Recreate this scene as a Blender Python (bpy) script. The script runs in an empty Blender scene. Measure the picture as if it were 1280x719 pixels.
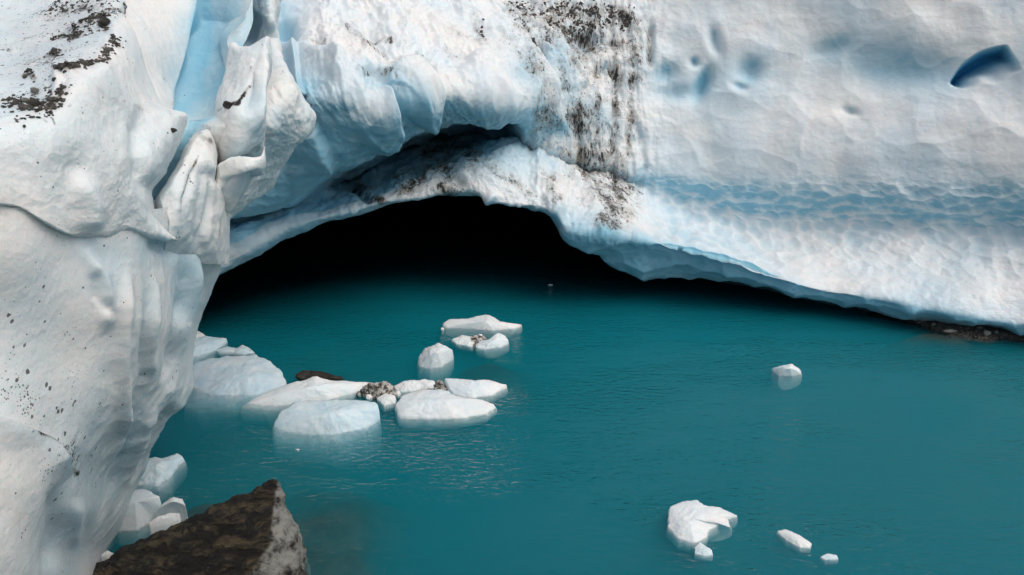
import bpy, bmesh, math, random
import numpy as np
from mathutils import Vector

random.seed(7)
C = bpy.context.scene.collection
R = math.radians

# ------------------------------------------------------------------ camera geometry
PITCH, HCAM = R(22.0), 8.0
FPX = 640.0 / math.tan(R(32.5))            # focal length in pixels of a 1280 wide frame
CP, SP = math.cos(PITCH), math.sin(PITCH)


def ray(px, py):
    xc = (np.asarray(px, float) - 640.0) / FPX
    yc = -(np.asarray(py, float) - 359.5) / FPX
    return xc, CP + yc * SP, -SP + yc * CP


def at(px, py, Y):
    """point at ground distance Y along the sight line of a pixel"""
    dx, dy, dz = ray(px, py)
    t = Y / dy
    return np.stack([dx * t, dy * t, HCAM + dz * t], -1)


def atz(px, py, z=0.0):
    """point at height z along the sight line of a pixel"""
    dx, dy, dz = ray(px, py)
    t = (z - HCAM) / dz
    return np.stack([dx * t, dy * t, HCAM + dz * t], -1)


def ywater(py):
    dx, dy, dz = ray(0, py)
    return -HCAM * dy / dz


# ------------------------------------------------------------------ numpy noise
_rng = np.random.default_rng(11)
_perm = np.concatenate([_rng.permutation(256)] * 3).astype(np.int32)
_g = _rng.normal(size=(256, 3))
_g /= np.linalg.norm(_g, axis=1, keepdims=True)


def perlin(p):
    out = np.empty(len(p))
    for s in range(0, len(p), 200000):
        q = p[s:s + 200000]
        i = np.floor(q).astype(np.int64)
        f = q - i
        w = f * f * f * (f * (f * 6 - 15) + 10)
        i &= 255
        r = 0.0
        for cx in (0, 1):
            for cy in (0, 1):
                for cz in (0, 1):
                    h = _perm[_perm[_perm[i[:, 0] + cx] + i[:, 1] + cy] + i[:, 2] + cz]
                    g = _g[h]
                    d = g[:, 0] * (f[:, 0] - cx) + g[:, 1] * (f[:, 1] - cy) + g[:, 2] * (f[:, 2] - cz)
                    wx = w[:, 0] if cx else 1 - w[:, 0]
                    wy = w[:, 1] if cy else 1 - w[:, 1]
                    wz = w[:, 2] if cz else 1 - w[:, 2]
                    r = r + d * wx * wy * wz
        out[s:s + 200000] = r
    return out * 1.6


def fbm(p, octaves=4, gain=0.5, ridged=False):
    a, tot, r = 1.0, 0.0, 0.0
    for k in range(octaves):
        n = perlin(p * (2.03 ** k) + 17.3 * k)
        if ridged:
            n = 1 - 2 * np.abs(n)
        r = r + a * n
        tot += a
        a *= gain
    return r / tot


def cups(p, seed=0):
    """0 in the middle of a hollow, rising to 1 on the sharp rims between hollows"""
    out = np.empty(len(p))
    for s in range(0, len(p), 200000):
        q = p[s:s + 200000] + seed
        i = np.floor(q).astype(np.int64)
        f = q - i
        best = np.full(len(q), 9.0)
        for cx in (-1, 0, 1):
            for cy in (-1, 0, 1):
                for cz in (-1, 0, 1):
                    c = (i + (cx, cy, cz)) & 255
                    h = _perm[_perm[_perm[c[:, 0]] + c[:, 1]] + c[:, 2]]
                    o = _g[h] * 0.42 + 0.5
                    d = o + (cx, cy, cz) - f
                    best = np.minimum(best, (d * d).sum(1))
        out[s:s + 200000] = np.minimum(best, 1.0)
    return out


def sstep(a, b, x):
    t = np.clip((x - a) / (b - a), 0, 1)
    return t * t * (3 - 2 * t)


def pdist(px, py, pts):
    """distance and signed side (positive = right of the direction drawn, y down) to a polyline"""
    best = np.full(px.shape, 1e9)
    side = np.zeros(px.shape)
    along = np.zeros(px.shape)
    n = len(pts) - 1
    for k in range(n):
        ax, ay = pts[k][:2]
        bx, by = pts[k + 1][:2]
        vx, vy = bx - ax, by - ay
        L = vx * vx + vy * vy + 1e-9
        t = np.clip(((px - ax) * vx + (py - ay) * vy) / L, 0, 1)
        dx, dy = px - ax - t * vx, py - ay - t * vy
        d = np.sqrt(dx * dx + dy * dy)
        m = d < best
        best = np.where(m, d, best)
        side = np.where(m, np.sign(vx * dy - vy * dx), side)
        along = np.where(m, (k + t) / n, along)
    return best, side, along


def box_sel(px, py, pts, pad):
    xs = [p[0] for p in pts]
    ys = [p[1] for p in pts]
    return np.nonzero((px > min(xs) - pad) & (px < max(xs) + pad) & (py > min(ys) - pad) & (py < max(ys) + pad))[0]


def add_line(arr, px, py, pts, w, amp, taper=False):
    s = box_sel(px, py, pts, 3 * w)
    d, _, t = pdist(px[s], py[s], pts)
    k = np.exp(-(d / w) ** 2)
    if taper:
        k = k * sstep(0, 0.3, t) * sstep(1, 0.7, t)
    arr[s] += amp * k


def add_step(arr, px, py, pts, w, reach, amp):
    """a ledge: raised by amp on the right side of the line, dying away over `reach` pixels"""
    s = box_sel(px, py, pts, reach * 1.5)
    d, side, t = pdist(px[s], py[s], pts)
    k = sstep(-w, w, d * side) * np.exp(-(d / reach) ** 2) * np.clip(np.minimum(t, 1 - t) * 6, 0, 1)
    arr[s] += amp * k


def add_blob(arr, px, py, x, y, rx, ry, amp, ang=0.0, p=2):
    dx, dy = px - x, py - y
    a, b = dx * math.cos(ang) + dy * math.sin(ang), -dx * math.sin(ang) + dy * math.cos(ang)
    q = (a / rx) ** 2 + (b / ry) ** 2
    arr += amp * np.exp(-q ** (p / 2))


def pchip(x, y, xi):
    x, y = np.asarray(x, float), np.asarray(y, float)
    h = np.diff(x)
    d = np.diff(y) / h
    m = np.zeros_like(y)
    m[0], m[-1] = d[0], d[-1]
    for k in range(1, len(x) - 1):
        if d[k - 1] * d[k] > 0:
            w1, w2 = 2 * h[k] + h[k - 1], h[k] + 2 * h[k - 1]
            m[k] = (w1 + w2) / (w1 / d[k - 1] + w2 / d[k])
    xi = np.clip(xi, x[0], x[-1])
    k = np.clip(np.searchsorted(x, xi) - 1, 0, len(x) - 2)
    t = (xi - x[k]) / h[k]
    return ((1 + 2 * t) * (1 - t) ** 2 * y[k] + t * (1 - t) ** 2 * h[k] * m[k]
            + t * t * (3 - 2 * t) * y[k + 1] + t * t * (t - 1) * h[k] * m[k + 1])


# ------------------------------------------------------------------ object helpers
def grid_normals(P):
    du = np.gradient(P, axis=1)
    dv = np.gradient(P, axis=0)
    n = np.cross(dv, du)
    return n / (np.linalg.norm(n, axis=-1, keepdims=True) + 1e-12)


def link(name, me, parent=None):
    o = bpy.data.objects.new(name, me)
    C.objects.link(o)
    if parent:
        o.parent = parent
    return o


def mesh_from(verts, faces, name, mat, attrs=None, smooth=True):
    verts = np.asarray(verts, np.float32)
    faces = np.asarray(faces, np.int32)
    me = bpy.data.meshes.new(name)
    n = faces.shape[1]
    me.vertices.add(len(verts))
    me.vertices.foreach_set('co', verts.ravel())
    me.loops.add(faces.size)
    me.loops.foreach_set('vertex_index', faces.ravel())
    me.polygons.add(len(faces))
    me.polygons.foreach_set('loop_start', np.arange(0, faces.size, n, dtype=np.int32))
    me.polygons.foreach_set('loop_total', np.full(len(faces), n, np.int32))
    me.polygons.foreach_set('use_smooth', np.full(len(faces), smooth, bool))
    me.update(calc_edges=True)
    for k, v in (attrs or {}).items():
        a = me.attributes.new(k, 'FLOAT', 'POINT')
        a.data.foreach_set('value', np.asarray(v, np.float32).ravel())
    me.materials.append(mat)
    return me


def grid_faces(nv, nu):
    i = np.arange(nv * nu).reshape(nv, nu)
    return np.stack([i[:-1, :-1], i[1:, :-1], i[1:, 1:], i[:-1, 1:]], -1).reshape(-1, 4)


def tag(o, label=None, cat=None, group=None, kind=None):
    for k, v in (('label', label), ('category', cat), ('group', group), ('kind', kind)):
        if v:
            o[k] = v
    return o


def empty(name, loc, label, cat, group=None):
    o = bpy.data.objects.new(name, None)
    C.objects.link(o)
    o.location = loc
    o.empty_display_size = 0.2
    return tag(o, label, cat, group)


def child(o, parent):
    o.parent = parent
    o.matrix_parent_inverse = parent.matrix_basis.inverted()
    return o


# ------------------------------------------------------------------ materials
class NT:
    def __init__(self, name):
        self.m = bpy.data.materials.new(name)
        self.m.use_nodes = True
        self.t = self.m.node_tree
        self.t.nodes.clear()
        self.out = self.n('ShaderNodeOutputMaterial')

    def n(self, kind, **kw):
        x = self.t.nodes.new(kind)
        for k, v in kw.items():
            setattr(x, k, v)
        return x

    def put(self, sock, v):
        if isinstance(v, bpy.types.NodeSocket):
            self.t.links.new(v, sock)
        else:
            sock.default_value = v

    def coord(self, scale=(1, 1, 1), rot=(0, 0, 0), obj=False):
        g = self.n('ShaderNodeTexCoord').outputs['Object'] if obj else self.n('ShaderNodeNewGeometry').outputs['Position']
        mp = self.n('ShaderNodeMapping')
        self.put(mp.inputs['Vector'], g)
        mp.inputs['Scale'].default_value = scale
        mp.inputs['Rotation'].default_value = rot
        return mp.outputs[0]

    def noise(self, vec, scale, detail=4, rough=0.55, dist=0.0):
        x = self.n('ShaderNodeTexNoise')
        self.put(x.inputs['Vector'], vec)
        x.inputs['Scale'].default_value = scale
        x.inputs['Detail'].default_value = detail
        x.inputs['Roughness'].default_value = rough
        x.inputs['Distortion'].default_value = dist
        return x.outputs['Fac']

    def voro(self, vec, scale, feature='F1'):
        x = self.n('ShaderNodeTexVoronoi', feature=feature)
        self.put(x.inputs['Vector'], vec)
        x.inputs['Scale'].default_value = scale
        return x.outputs['Distance']

    def ramp(self, fac, a, b):
        x = self.n('ShaderNodeMapRange', interpolation_type='SMOOTHSTEP')
        self.put(x.inputs['Value'], fac)
        self.put(x.inputs['From Min'], a)
        self.put(x.inputs['From Max'], b)
        return x.outputs[0]

    def math(self, op, a, b=0.0, clamp=False):
        x = self.n('ShaderNodeMath', operation=op, use_clamp=clamp)
        self.put(x.inputs[0], a)
        self.put(x.inputs[1], b)
        return x.outputs[0]

    def mix(self, f, a, b):
        x = self.n('ShaderNodeMix', data_type='RGBA')
        self.put(x.inputs[0], f)
        for s, v in ((x.inputs[6], a), (x.inputs[7], b)):
            self.put(s, (*v, 1.0) if isinstance(v, tuple) and len(v) == 3 else v)
        return x.outputs[2]

    def attr(self, name):
        return self.n('ShaderNodeAttribute', attribute_name=name).outputs['Fac']

    def bump(self, h, strength, dist, normal=None):
        x = self.n('ShaderNodeBump')
        self.put(x.inputs['Height'], h)
        x.inputs['Strength'].default_value = strength
        x.inputs['Distance'].default_value = dist
        if normal:
            self.put(x.inputs['Normal'], normal)
        return x.outputs[0]

    def principled(self, col, rough, normal=None, spec=0.35, sss=0.0, sr=(0.1, 0.3, 0.5), sscale=0.1):
        x = self.n('ShaderNodeBsdfPrincipled')
        self.put(x.inputs['Base Color'], (*col, 1) if isinstance(col, tuple) else col)
        self.put(x.inputs['Roughness'], rough)
        x.inputs['Specular IOR Level'].default_value = spec
        if normal:
            self.put(x.inputs['Normal'], normal)
        if sss:
            x.inputs['Subsurface Weight'].default_value = sss
            x.inputs['Subsurface Radius'].default_value = sr
            x.inputs['Subsurface Scale'].default_value = sscale
        self.t.links.new(x.outputs[0], self.out.inputs['Surface'])
        return x


def ice_material(name, crust=(0.82, 0.81, 0.795), cool=(0.72, 0.79, 0.83), blue=(0.26, 0.53, 0.67), use_attr=True,
                 grain=1.0, base_blue=0.0, sss=0.35):
    k = NT(name)
    p = k.coord()
    warm = k.ramp(k.noise(p, 0.55, 5, 0.6), 0.35, 0.65)
    col = k.mix(warm, cool, crust)
    # faint layering in the old ice, dipping to the right
    lay = k.noise(k.coord((0.5, 0.5, 7.0), (0.0, R(24), 0)), 1.6, 4, 0.6)
    col = k.mix(k.math('MULTIPLY', k.ramp(lay, 0.45, 0.75), 0.22), col, (0.60, 0.65, 0.67))
    if use_attr:
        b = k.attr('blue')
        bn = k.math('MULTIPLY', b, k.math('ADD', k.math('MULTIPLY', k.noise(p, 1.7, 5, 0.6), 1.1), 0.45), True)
        col = k.mix(bn, col, blue)  # clean ice colour, kept dark to deepen the shade of undersides and recesses
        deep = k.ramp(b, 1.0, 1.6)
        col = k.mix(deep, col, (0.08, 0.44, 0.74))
        d = k.attr('dirt')
        streak = k.noise(k.coord((2.4, 2.4, 0.32)), 3.6, 9, 0.75)
        soft = k.ramp(k.math('ADD', streak, k.math('MULTIPLY', d, 0.34)), 0.54, 0.98)
        tint = k.mix(k.ramp(k.noise(p, 2.2, 5, 0.6), 0.4, 0.62), (0.17, 0.16, 0.15), (0.30, 0.25, 0.19))
        col = k.mix(k.math('MULTIPLY', soft, k.math('MULTIPLY', d, 0.95, True), True), col, tint)
        blot = k.noise(k.coord((1.2, 1.2, 0.38)), 10.0, 10, 0.85)
        hard = k.ramp(k.math('ADD', blot, k.math('MULTIPLY', k.math('MINIMUM', d, 1.6), 0.195)), 0.66, 0.72)
        dd = k.ramp(d, 0.08, 0.35)
        col = k.mix(k.math('MULTIPLY', hard, dd), col, (0.022, 0.018, 0.014))
        # wind-blown grit: scattered dark specks
        s = k.attr('speck')
        v = k.voro(p, 13.0)
        sz = k.math('MULTIPLY', k.ramp(k.noise(p, 5.0, 4, 0.7), 0.42, 0.75), k.math('MULTIPLY', s, 0.55))
        spk = k.math('LESS_THAN', v, sz)
        v2 = k.voro(p, 34.0)
        sz2 = k.math('MULTIPLY', k.ramp(k.noise(p, 2.6, 4, 0.7), 0.40, 0.8), k.math('MULTIPLY', s, 0.62))
        spk = k.math('MAXIMUM', spk, k.math('LESS_THAN', v2, sz2))
        col = k.mix(k.math('MULTIPLY', spk, 0.85), col, (0.05, 0.045, 0.04))
    elif base_blue:
        bn = k.math('MULTIPLY', k.ramp(k.noise(p, 3.0, 5, 0.6), 0.3, 0.75), base_blue)
        col = k.mix(bn, col, blue)
    n1 = k.noise(p, 9.0, 7, 0.62)
    n2 = k.noise(k.coord((1.0, 1.0, 0.45)), 38.0, 4, 0.6)
    h = k.math('ADD', k.math('MULTIPLY', n1, 0.022 * grain), k.math('MULTIPLY', n2, 0.006 * grain))
    nm = k.bump(h, 0.8, 1.0)
    k.principled(col, k.math('ADD', k.math('MULTIPLY', n1, 0.3), 0.30), nm, 0.35, sss, (0.25, 0.7, 1.0), 0.22)
    return k.m


def rock_material(name, a=(0.010, 0.008, 0.007), b=(0.10, 0.076, 0.043), pale=(0.33, 0.32, 0.29), attr=False, rot=(0, 0, 0)):
    k = NT(name)
    p = k.coord((1, 1, 1))
    st = k.noise(k.coord((1.0, 1.0, 7.0), rot), 2.6, 10, 0.72, 0.15)
    col = k.mix(k.ramp(st, 0.46, 0.66), a, b)
    bl = k.noise(p, 4.5, 8, 0.7)
    if attr:
        f = k.math('MULTIPLY', k.attr('pale'), k.ramp(bl, 0.38, 0.58), True)
        col = k.mix(f, col, pale)
        col = k.mix(k.math('MULTIPLY', k.ramp(k.noise(p, 11, 6, 0.7), 0.62, 0.72), 0.55), col, (0.16, 0.12, 0.07))
    else:
        col = k.mix(k.math('MULTIPLY', k.ramp(bl, 0.5, 0.75), 0.5), col, pale)
    h = k.math('ADD', k.math('MULTIPLY', st, 0.11), k.math('MULTIPLY', k.noise(p, 30, 8, 0.75), 0.03))
    k.principled(col, k.math('ADD', k.math('MULTIPLY', bl, 0.4), 0.25), k.bump(h, 0.9, 1.0), 0.4)
    return k.m


M_ICE = ice_material('glacier ice', grain=0.75)
M_BUT = ice_material('weathered ice', grain=0.9, crust=(0.85, 0.83, 0.80), cool=(0.75, 0.80, 0.81))
M_FLOE = ice_material('floe ice', crust=(0.84, 0.83, 0.81), cool=(0.76, 0.81, 0.83), use_attr=False, grain=0.9, base_blue=0.15)
M_FLOEB = ice_material('wet floe ice', crust=(0.74, 0.79, 0.80), cool=(0.66, 0.76, 0.80), use_attr=False, grain=0.8, base_blue=0.4)


def dirty_material():
    k = NT('dirty floe ice')
    p = k.coord()
    n = k.noise(p, 9.0, 9, 0.75)
    col = k.mix(k.ramp(n, 0.44, 0.58), (0.035, 0.03, 0.024), (0.62, 0.58, 0.53))
    k.principled(col, 0.5, k.bump(n, 0.8, 0.06), 0.35)
    return k.m


M_DIRTY = dirty_material()
M_ROCK = rock_material('wet schist', attr=True, rot=(R(20), R(-35), 0))
M_STONE = rock_material('dark stone', (0.03, 0.026, 0.022), (0.09, 0.075, 0.058), (0.2, 0.19, 0.17))
M_PALE = rock_material('pale stone', (0.22, 0.21, 0.19), (0.34, 0.33, 0.30), (0.42, 0.41, 0.38))


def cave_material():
    k = NT('shade-dark cave ice')
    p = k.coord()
    col = k.mix(k.ramp(k.noise(p, 0.8, 6, 0.6), 0.3, 0.7), (0.012, 0.022, 0.028), (0.03, 0.055, 0.07))  # near-black colour stands in for the darkness inside the cave
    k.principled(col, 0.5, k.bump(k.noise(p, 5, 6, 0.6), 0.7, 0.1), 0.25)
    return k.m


M_CAVE = cave_material()


def silt_material():
    k = NT('glacial silt')
    p = k.coord()
    n = k.noise(p, 1.5, 8, 0.65)
    col = k.mix(k.ramp(n, 0.35, 0.7), (0.03, 0.025, 0.016), (0.09, 0.075, 0.05))
    k.principled(col, 0.9, k.bump(n, 0.5, 0.1), 0.2)
    return k.m


M_SILT = silt_material()


def water_material():
    k = NT('glacial melt water')
    p = k.coord((1.0, 2.2, 1.0), (0, 0, R(-6)))
    a = k.noise(p, 5.5, 3, 0.5, 0.4)
    b = k.noise(k.coord((1.0, 1.7, 1.0), (0, 0, R(24))), 14.0, 2, 0.5)
    calm = k.ramp(k.noise(k.coord((0.6, 1.6, 1)), 0.35, 4, 0.6), 0.36, 0.66)
    h = k.math('ADD', k.math('MULTIPLY', a, 0.050), k.math('MULTIPLY', b, 0.016))
    h = k.math('MULTIPLY', h, k.math('ADD', k.math('MULTIPLY', calm, 0.8), 0.25))
    nm = k.bump(h, 1.0, 1.0)
    fr = k.n('ShaderNodeFresnel')
    fr.inputs['IOR'].default_value = 1.333
    k.put(fr.inputs['Normal'], nm)
    gl = k.n('ShaderNodeBsdfGlossy')
    gl.inputs['Roughness'].default_value = 0.09
    k.put(gl.inputs['Normal'], nm)
    tr = k.n('ShaderNodeBsdfTransparent')
    mx = k.n('ShaderNodeMixShader')
    k.put(mx.inputs[0], fr.outputs[0])
    k.t.links.new(tr.outputs[0], mx.inputs[1])
    k.t.links.new(gl.outputs[0], mx.inputs[2])
    k.t.links.new(mx.outputs[0], k.out.inputs['Surface'])
    sc = k.n('ShaderNodeVolumeScatter')
    sc.inputs['Color'].default_value = WATER_SCATTER
    sc.inputs['Density'].default_value = WATER_DENSITY
    ab = k.n('ShaderNodeVolumeAbsorption')
    ab.inputs['Color'].default_value = WATER_ABSORB
    ab.inputs['Density'].default_value = WATER_DENSITY
    ad = k.n('ShaderNodeAddShader')
    k.t.links.new(sc.outputs[0], ad.inputs[0])
    k.t.links.new(ab.outputs[0], ad.inputs[1])
    k.t.links.new(ad.outputs[0], k.out.inputs['Volume'])
    return k.m


WATER_DENSITY = 1.7
WATER_SCATTER = (0.025, 0.57, 0.675, 1)      # scattering by the rock flour, per channel
WATER_ABSORB = (0.01, 0.60, 0.68, 1)
M_WATER = water_material()

# ------------------------------------------------------------------ glacier wall with the cave
ST = [-260, -60, 255, 300, 330, 363, 390, 420, 450, 480, 520, 560, 600, 630, 660, 700, 760, 840, 930, 1020, 1140, 1260, 1380, 1600]


def rail(pts):
    xs = [p[0] for p in pts]
    return (lambda x, i=1: pchip(xs, [p[i] for p in pts], x))


# every rail: (px, py, Y)
RT = rail([(-260, -150, 21), (255, -150, 22), (460, -150, 24), (660, -150, 25.5), (840, -150, 24.5), (1260, -150, 21.5), (1600, -150, 19)])
RB = rail([(-260, 20, 18), (255, 20, 19), (330, 20, 19.6), (390, 20, 19.9), (460, 20, 20.4), (530, 20, 21.2), (600, 20, 22), (660, 20, 22.7), (760, 20, 22.6),
           (840, 20, 22.2), (930, 20, 21.8), (1020, 20, 21.3), (1140, 20, 20.4), (1260, 20, 19.5), (1380, 20, 18.7), (1600, 20, 17.2)])
RC = rail([(-260, 75, 17.4), (255, 75, 18.2), (330, 75, 18.6), (390, 75, 18.6), (460, 75, 18.9), (530, 70, 19.8), (600, 75, 20.7), (660, 75, 21.8), (760, 80, 22.0),
           (840, 90, 21.7), (930, 100, 21.25), (1020, 100, 20.8), (1140, 105, 19.8), (1260, 110, 18.95), (1380, 110, 18.1), (1600, 110, 16.8)])
RK = rail([(-260, 150, 16.6), (255, 150, 17.3), (330, 140, 17.7), (370, 120, 17.5), (390, 122, 17.4), (430, 128, 17.5), (470, 132, 17.8), (505, 125, 18.2), (540, 118, 18.8), (580, 122, 19.2),
           (620, 128, 19.8), (660, 132, 20.9), (700, 140, 21.3), (760, 150, 21.3), (840, 165, 21.0), (930, 190, 20.4), (1020, 195, 19.85),
           (1140, 200, 18.95), (1260, 208, 18.1), (1380, 210, 17.3), (1600, 210, 16)])
RL = rail([(-260, 270, 17.0), (255, 268, 17.6), (300, 262, 17.9), (330, 258, 18.1), (363, 248, 18.5), (388, 226, 18.5), (413, 204, 18.4), (441, 193, 18.6), (480, 179, 18.9),
           (520, 157, 19.4), (560, 149, 20.0), (620, 152, 20.7), (648, 163, 21.2), (670, 176, 21.25), (700, 188, 21.15), (760, 205, 20.95), (840, 222, 20.7), (930, 234, 20.25),
           (1020, 236, 19.72), (1140, 241, 18.86), (1260, 248, 18.0), (1380, 255, 17), (1600, 255, 15.8)])
RG = rail([(-260, 280, 17.1), (255, 278, 17.7), (300, 270, 18.0), (330, 264, 18.3), (355, 254, 18.75), (370, 252, 19.5), (390, 240, 20.8), (413, 224, 21.6), (450, 208, 22.3), (500, 184, 22.8),
           (560, 168, 23.0), (610, 166, 22.6), (640, 170, 21.9), (662, 179, 21.4), (700, 196, 21.2), (760, 216, 20.98), (840, 248, 20.9), (930, 270, 20.52), (1020, 274, 20.0),
           (1140, 280, 19.1), (1260, 285, 18.18), (1380, 270, 17.2), (1600, 270, 16)])
RI = rail([(-260, 300, 16.2), (255, 296, 16.9), (300, 286, 17.3), (330, 274, 17.8), (363, 264, 18.1), (400, 256, 18.5), (440, 248, 18.75), (480, 234, 18.9), (520, 220, 19.1), (560, 205, 19.3), (600, 194, 19.6), (640, 187, 19.9),
           (670, 192, 20.3), (700, 210, 20.3), (760, 240, 20.25), (840, 278, 20.3), (930, 298, 20.0), (1020, 308, 19.5), (1140, 320, 18.6), (1260, 330, 17.6),
           (1380, 330, 16.7), (1600, 330, 15.5)])
RM = rail([(-260, 420, 16.0), (200, 380, 16.4), (255, 345, 16.7), (277, 333, 16.9), (313, 309, 17.2), (352, 287, 17.6), (405, 272, 17.9), (440, 263, 18.1), (480, 252, 18.3), (520, 246, 18.5), (553, 239, 18.65),
           (584, 237, 18.7), (603, 241, 18.65), (624, 252, 18.6), (650, 255, 18.6), (693, 263, 18.5), (706, 284, 18.45), (720, 291, 18.4), (760, 295, 18.4), (780, 298, 18.4), (840, 308, 18.35),
           (885, 318, 18.25), (930, 330, 18.1), (960, 343, 18.0), (1020, 362, 17.8), (1100, 375, 17.45), (1180, 390, 16.95), (1258, 403, 16.5), (1380, 412, 15.8), (1600, 412, 15.0)])
_n = [(-260, 440, 16.4), (200, 392, 16.9), (255, 354, 17.2), (277, 341, 17.4), (313, 318, 17.7), (352, 297, 18.1), (405, 280, 18.4), (480, 258, 18.8), (553, 245, 19.1), (603, 248, 19.1), (650, 258, 19.05),
      (690, 268, 19.1), (704, 300, 19.4), (737, 312, 19.45), (774, 333, 19.45), (808, 343, 19.45), (858, 346, 19.4), (891, 351, 19.25), (947, 361, 18.7), (1040, 381, 18.15), (1148, 398, 0), (1200, 402.5, 0), (1258, 412, 0), (1380, 424, 0), (1600, 424, 0)]
RN = rail([(x, y, Y or float(ywater(y))) for x, y, Y in _n])

NU = 1080
xs_in = np.linspace(-20, 1300, NU - 120)
PX = np.concatenate([np.linspace(-260, -24, 40), xs_in, np.linspace(1306, 1600, 80)])
rails = [RT, RB, RC, RK, RL, RG, RI, RM, RN]
cols = []                                    # per rail: (Y, z) per column
for r in rails:
    py, Y = r(PX, 1), r(PX, 2)
    fwd = 1.0 - sstep(620, 840, PX)
    Y = Y - fwd * {id(RT): 0.4, id(RB): 0.9, id(RC): 1.2, id(RK): 1.3, id(RL): 1.2, id(RG): 0.0}.get(id(r), 0.0)
    if r is RG:
        Y = Y + 1.6 * sstep(390, 430, PX) * sstep(650, 580, PX)
    _, dy, dz = ray(PX, py)
    cols.append((Y, HCAM + dz * Y / dy, py))
# behind the crest the glacier surface runs back; under the lip the cave roof runs back into the ice
top = [(cols[0][0] + 40, np.full(NU, 15.0)), (cols[0][0] + 7, cols[0][1] * 0 + 12.2)]
seq = top + [(c[0], c[1]) for c in cols]
sub = [4, 10, 120, 100, 110, 120, 90, 60, 170, 70]
YN, zN = seq[-1]
back = [(YN + 2.0, zN - 0.1 - 0.5 * sstep(1040, 1150, PX)), (YN + 8.0, np.maximum(zN - 0.9, -1.5)), (YN + 22.0, np.maximum(zN - 1.2, -1.5)), (YN + 26.0, np.full(NU, -2.0))]
seq2 = seq + back
sub2 = sub + [24, 20, 16, 6]
V = np.cumsum([0] + [1.0] * (len(seq2) - 1))
YA = np.stack([s[0] for s in seq2])
ZA = np.stack([s[1] for s in seq2])
vs = [np.linspace(k, k + 1, n, endpoint=False) for k, n in enumerate(sub2)]
vs = np.concatenate(vs + [[len(sub2)]])


def pchip_rows(A, v):
    """column-wise monotone cubic through equally spaced rows"""
    d = np.diff(A, axis=0)
    m = np.zeros_like(A)
    m[0], m[-1] = d[0], d[-1]
    a, b = d[:-1], d[1:]
    with np.errstate(divide='ignore', invalid='ignore'):
        m[1:-1] = np.where(a * b > 0, 2 * a * b / (a + b + 1e-30 * np.sign(a + b)), 0)
    k = np.clip(np.floor(v).astype(int), 0, len(A) - 2)
    t = (v - k)[:, None]
    return ((1 + 2 * t) * (1 - t) ** 2 * A[k] + t * (1 - t) ** 2 * m[k] + t * t * (3 - 2 * t) * A[k + 1] + t * t * (t - 1) * m[k + 1])


YG = pchip_rows(YA, vs)
ZG = pchip_rows(ZA, vs)
DC = YG * CP - (ZG - HCAM) * SP
XG = (PX[None, :] - 640.0) / FPX * DC
P = np.stack([XG, YG, ZG], -1)
NV = len(vs)
PXG = np.broadcast_to(PX[None, :], (NV, NU)).ravel().copy()
PYG = (359.5 + FPX * -((YG * SP + (ZG - HCAM) * CP) / DC)).ravel()
VG = np.broadcast_to(vs[:, None], (NV, NU)).ravel().copy()
flat = P.reshape(-1, 3)
N0 = grid_normals(P).reshape(-1, 3)
front = (VG < 10.02)
disp = np.zeros(NV * NU)
blue = np.zeros(NV * NU)
dirt = np.zeros(NV * NU)

# --- broad relief
disp += 0.30 * fbm(flat * 0.33, 3) * sstep(10.3, 9.5, VG)
disp += 0.13 * fbm(flat * (1.0, 1.0, 0.9) + 40, 4, 0.5) * (1 - 0.6 * sstep(800, 880, PXG))
# diagonal ribs across the arch, running down to the right
ang = R(52)
mrib = sstep(360, 420, PXG) * sstep(720, 640, PXG) * (sstep(150, 100, PYG) + 0.15 * sstep(205, 150, PYG))
q = np.stack([flat[:, 0] * 0.86 + flat[:, 2] * 0.51, flat[:, 1] * 0.3, (flat[:, 2] * 0.86 - flat[:, 0] * 0.51) * 0.22], -1)
rb = fbm(q * 1.15 + 5, 5, 0.6, ridged=True)
disp += 0.32 * mrib * rb
# upright flutes under the dirty crest
mfl = sstep(620, 680, PXG) * sstep(850, 780, PXG) * sstep(285, 240, PYG)
q = np.stack([flat[:, 0], flat[:, 1] * 0.3, flat[:, 2] * 0.20], -1)
fl = fbm(q * 1.7 + 9, 4, 0.55, ridged=True)
disp += 0.20 * mfl * fl
# scalloped hollows in the band on the right, on the undercut and, faintly, on the upper wall
mband = sstep(790, 850, PXG) * sstep(215, 250, PYG) * sstep(390, 300, PYG) * front
q = np.stack([flat[:, 0] * 3.1 + 0.25 * perlin(flat * 1.7), flat[:, 1] * 2.0, flat[:, 2] * 4.6 + 0.3 * perlin(flat * 1.9 + 8)], -1)
cp = np.zeros_like(disp)
sel = np.nonzero(mband > 0.01)[0]
cp[sel] = cups(q[sel])
disp += 0.10 * mband * (cp - 0.3)
mund = sstep(8.9, 9.15, VG) * front * sstep(690, 740, PXG)
sel = np.nonzero(mund > 0.01)[0]
cp2 = np.zeros_like(disp)
cp2[sel] = cups(np.stack([flat[sel, 0] * 1.5, flat[sel, 1] * 1.2, flat[sel, 2] * 2.0], -1), 31)
disp += 0.22 * mund * (cp2 - 0.4)
mup = sstep(800, 860, PXG) * sstep(240, 200, PYG) * front
sel = np.nonzero(mup > 0.01)[0]
cp3 = np.zeros_like(disp)
cp3[sel] = cups(np.stack([flat[sel, 0] * 0.8, flat[sel, 1] * 0.5, flat[sel, 2] * 1.2], -1) + 0.35 * perlin(flat[sel] * 1.1)[:, None], 77)
disp += 0.085 * mup * (cp3 - 0.4)
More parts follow.
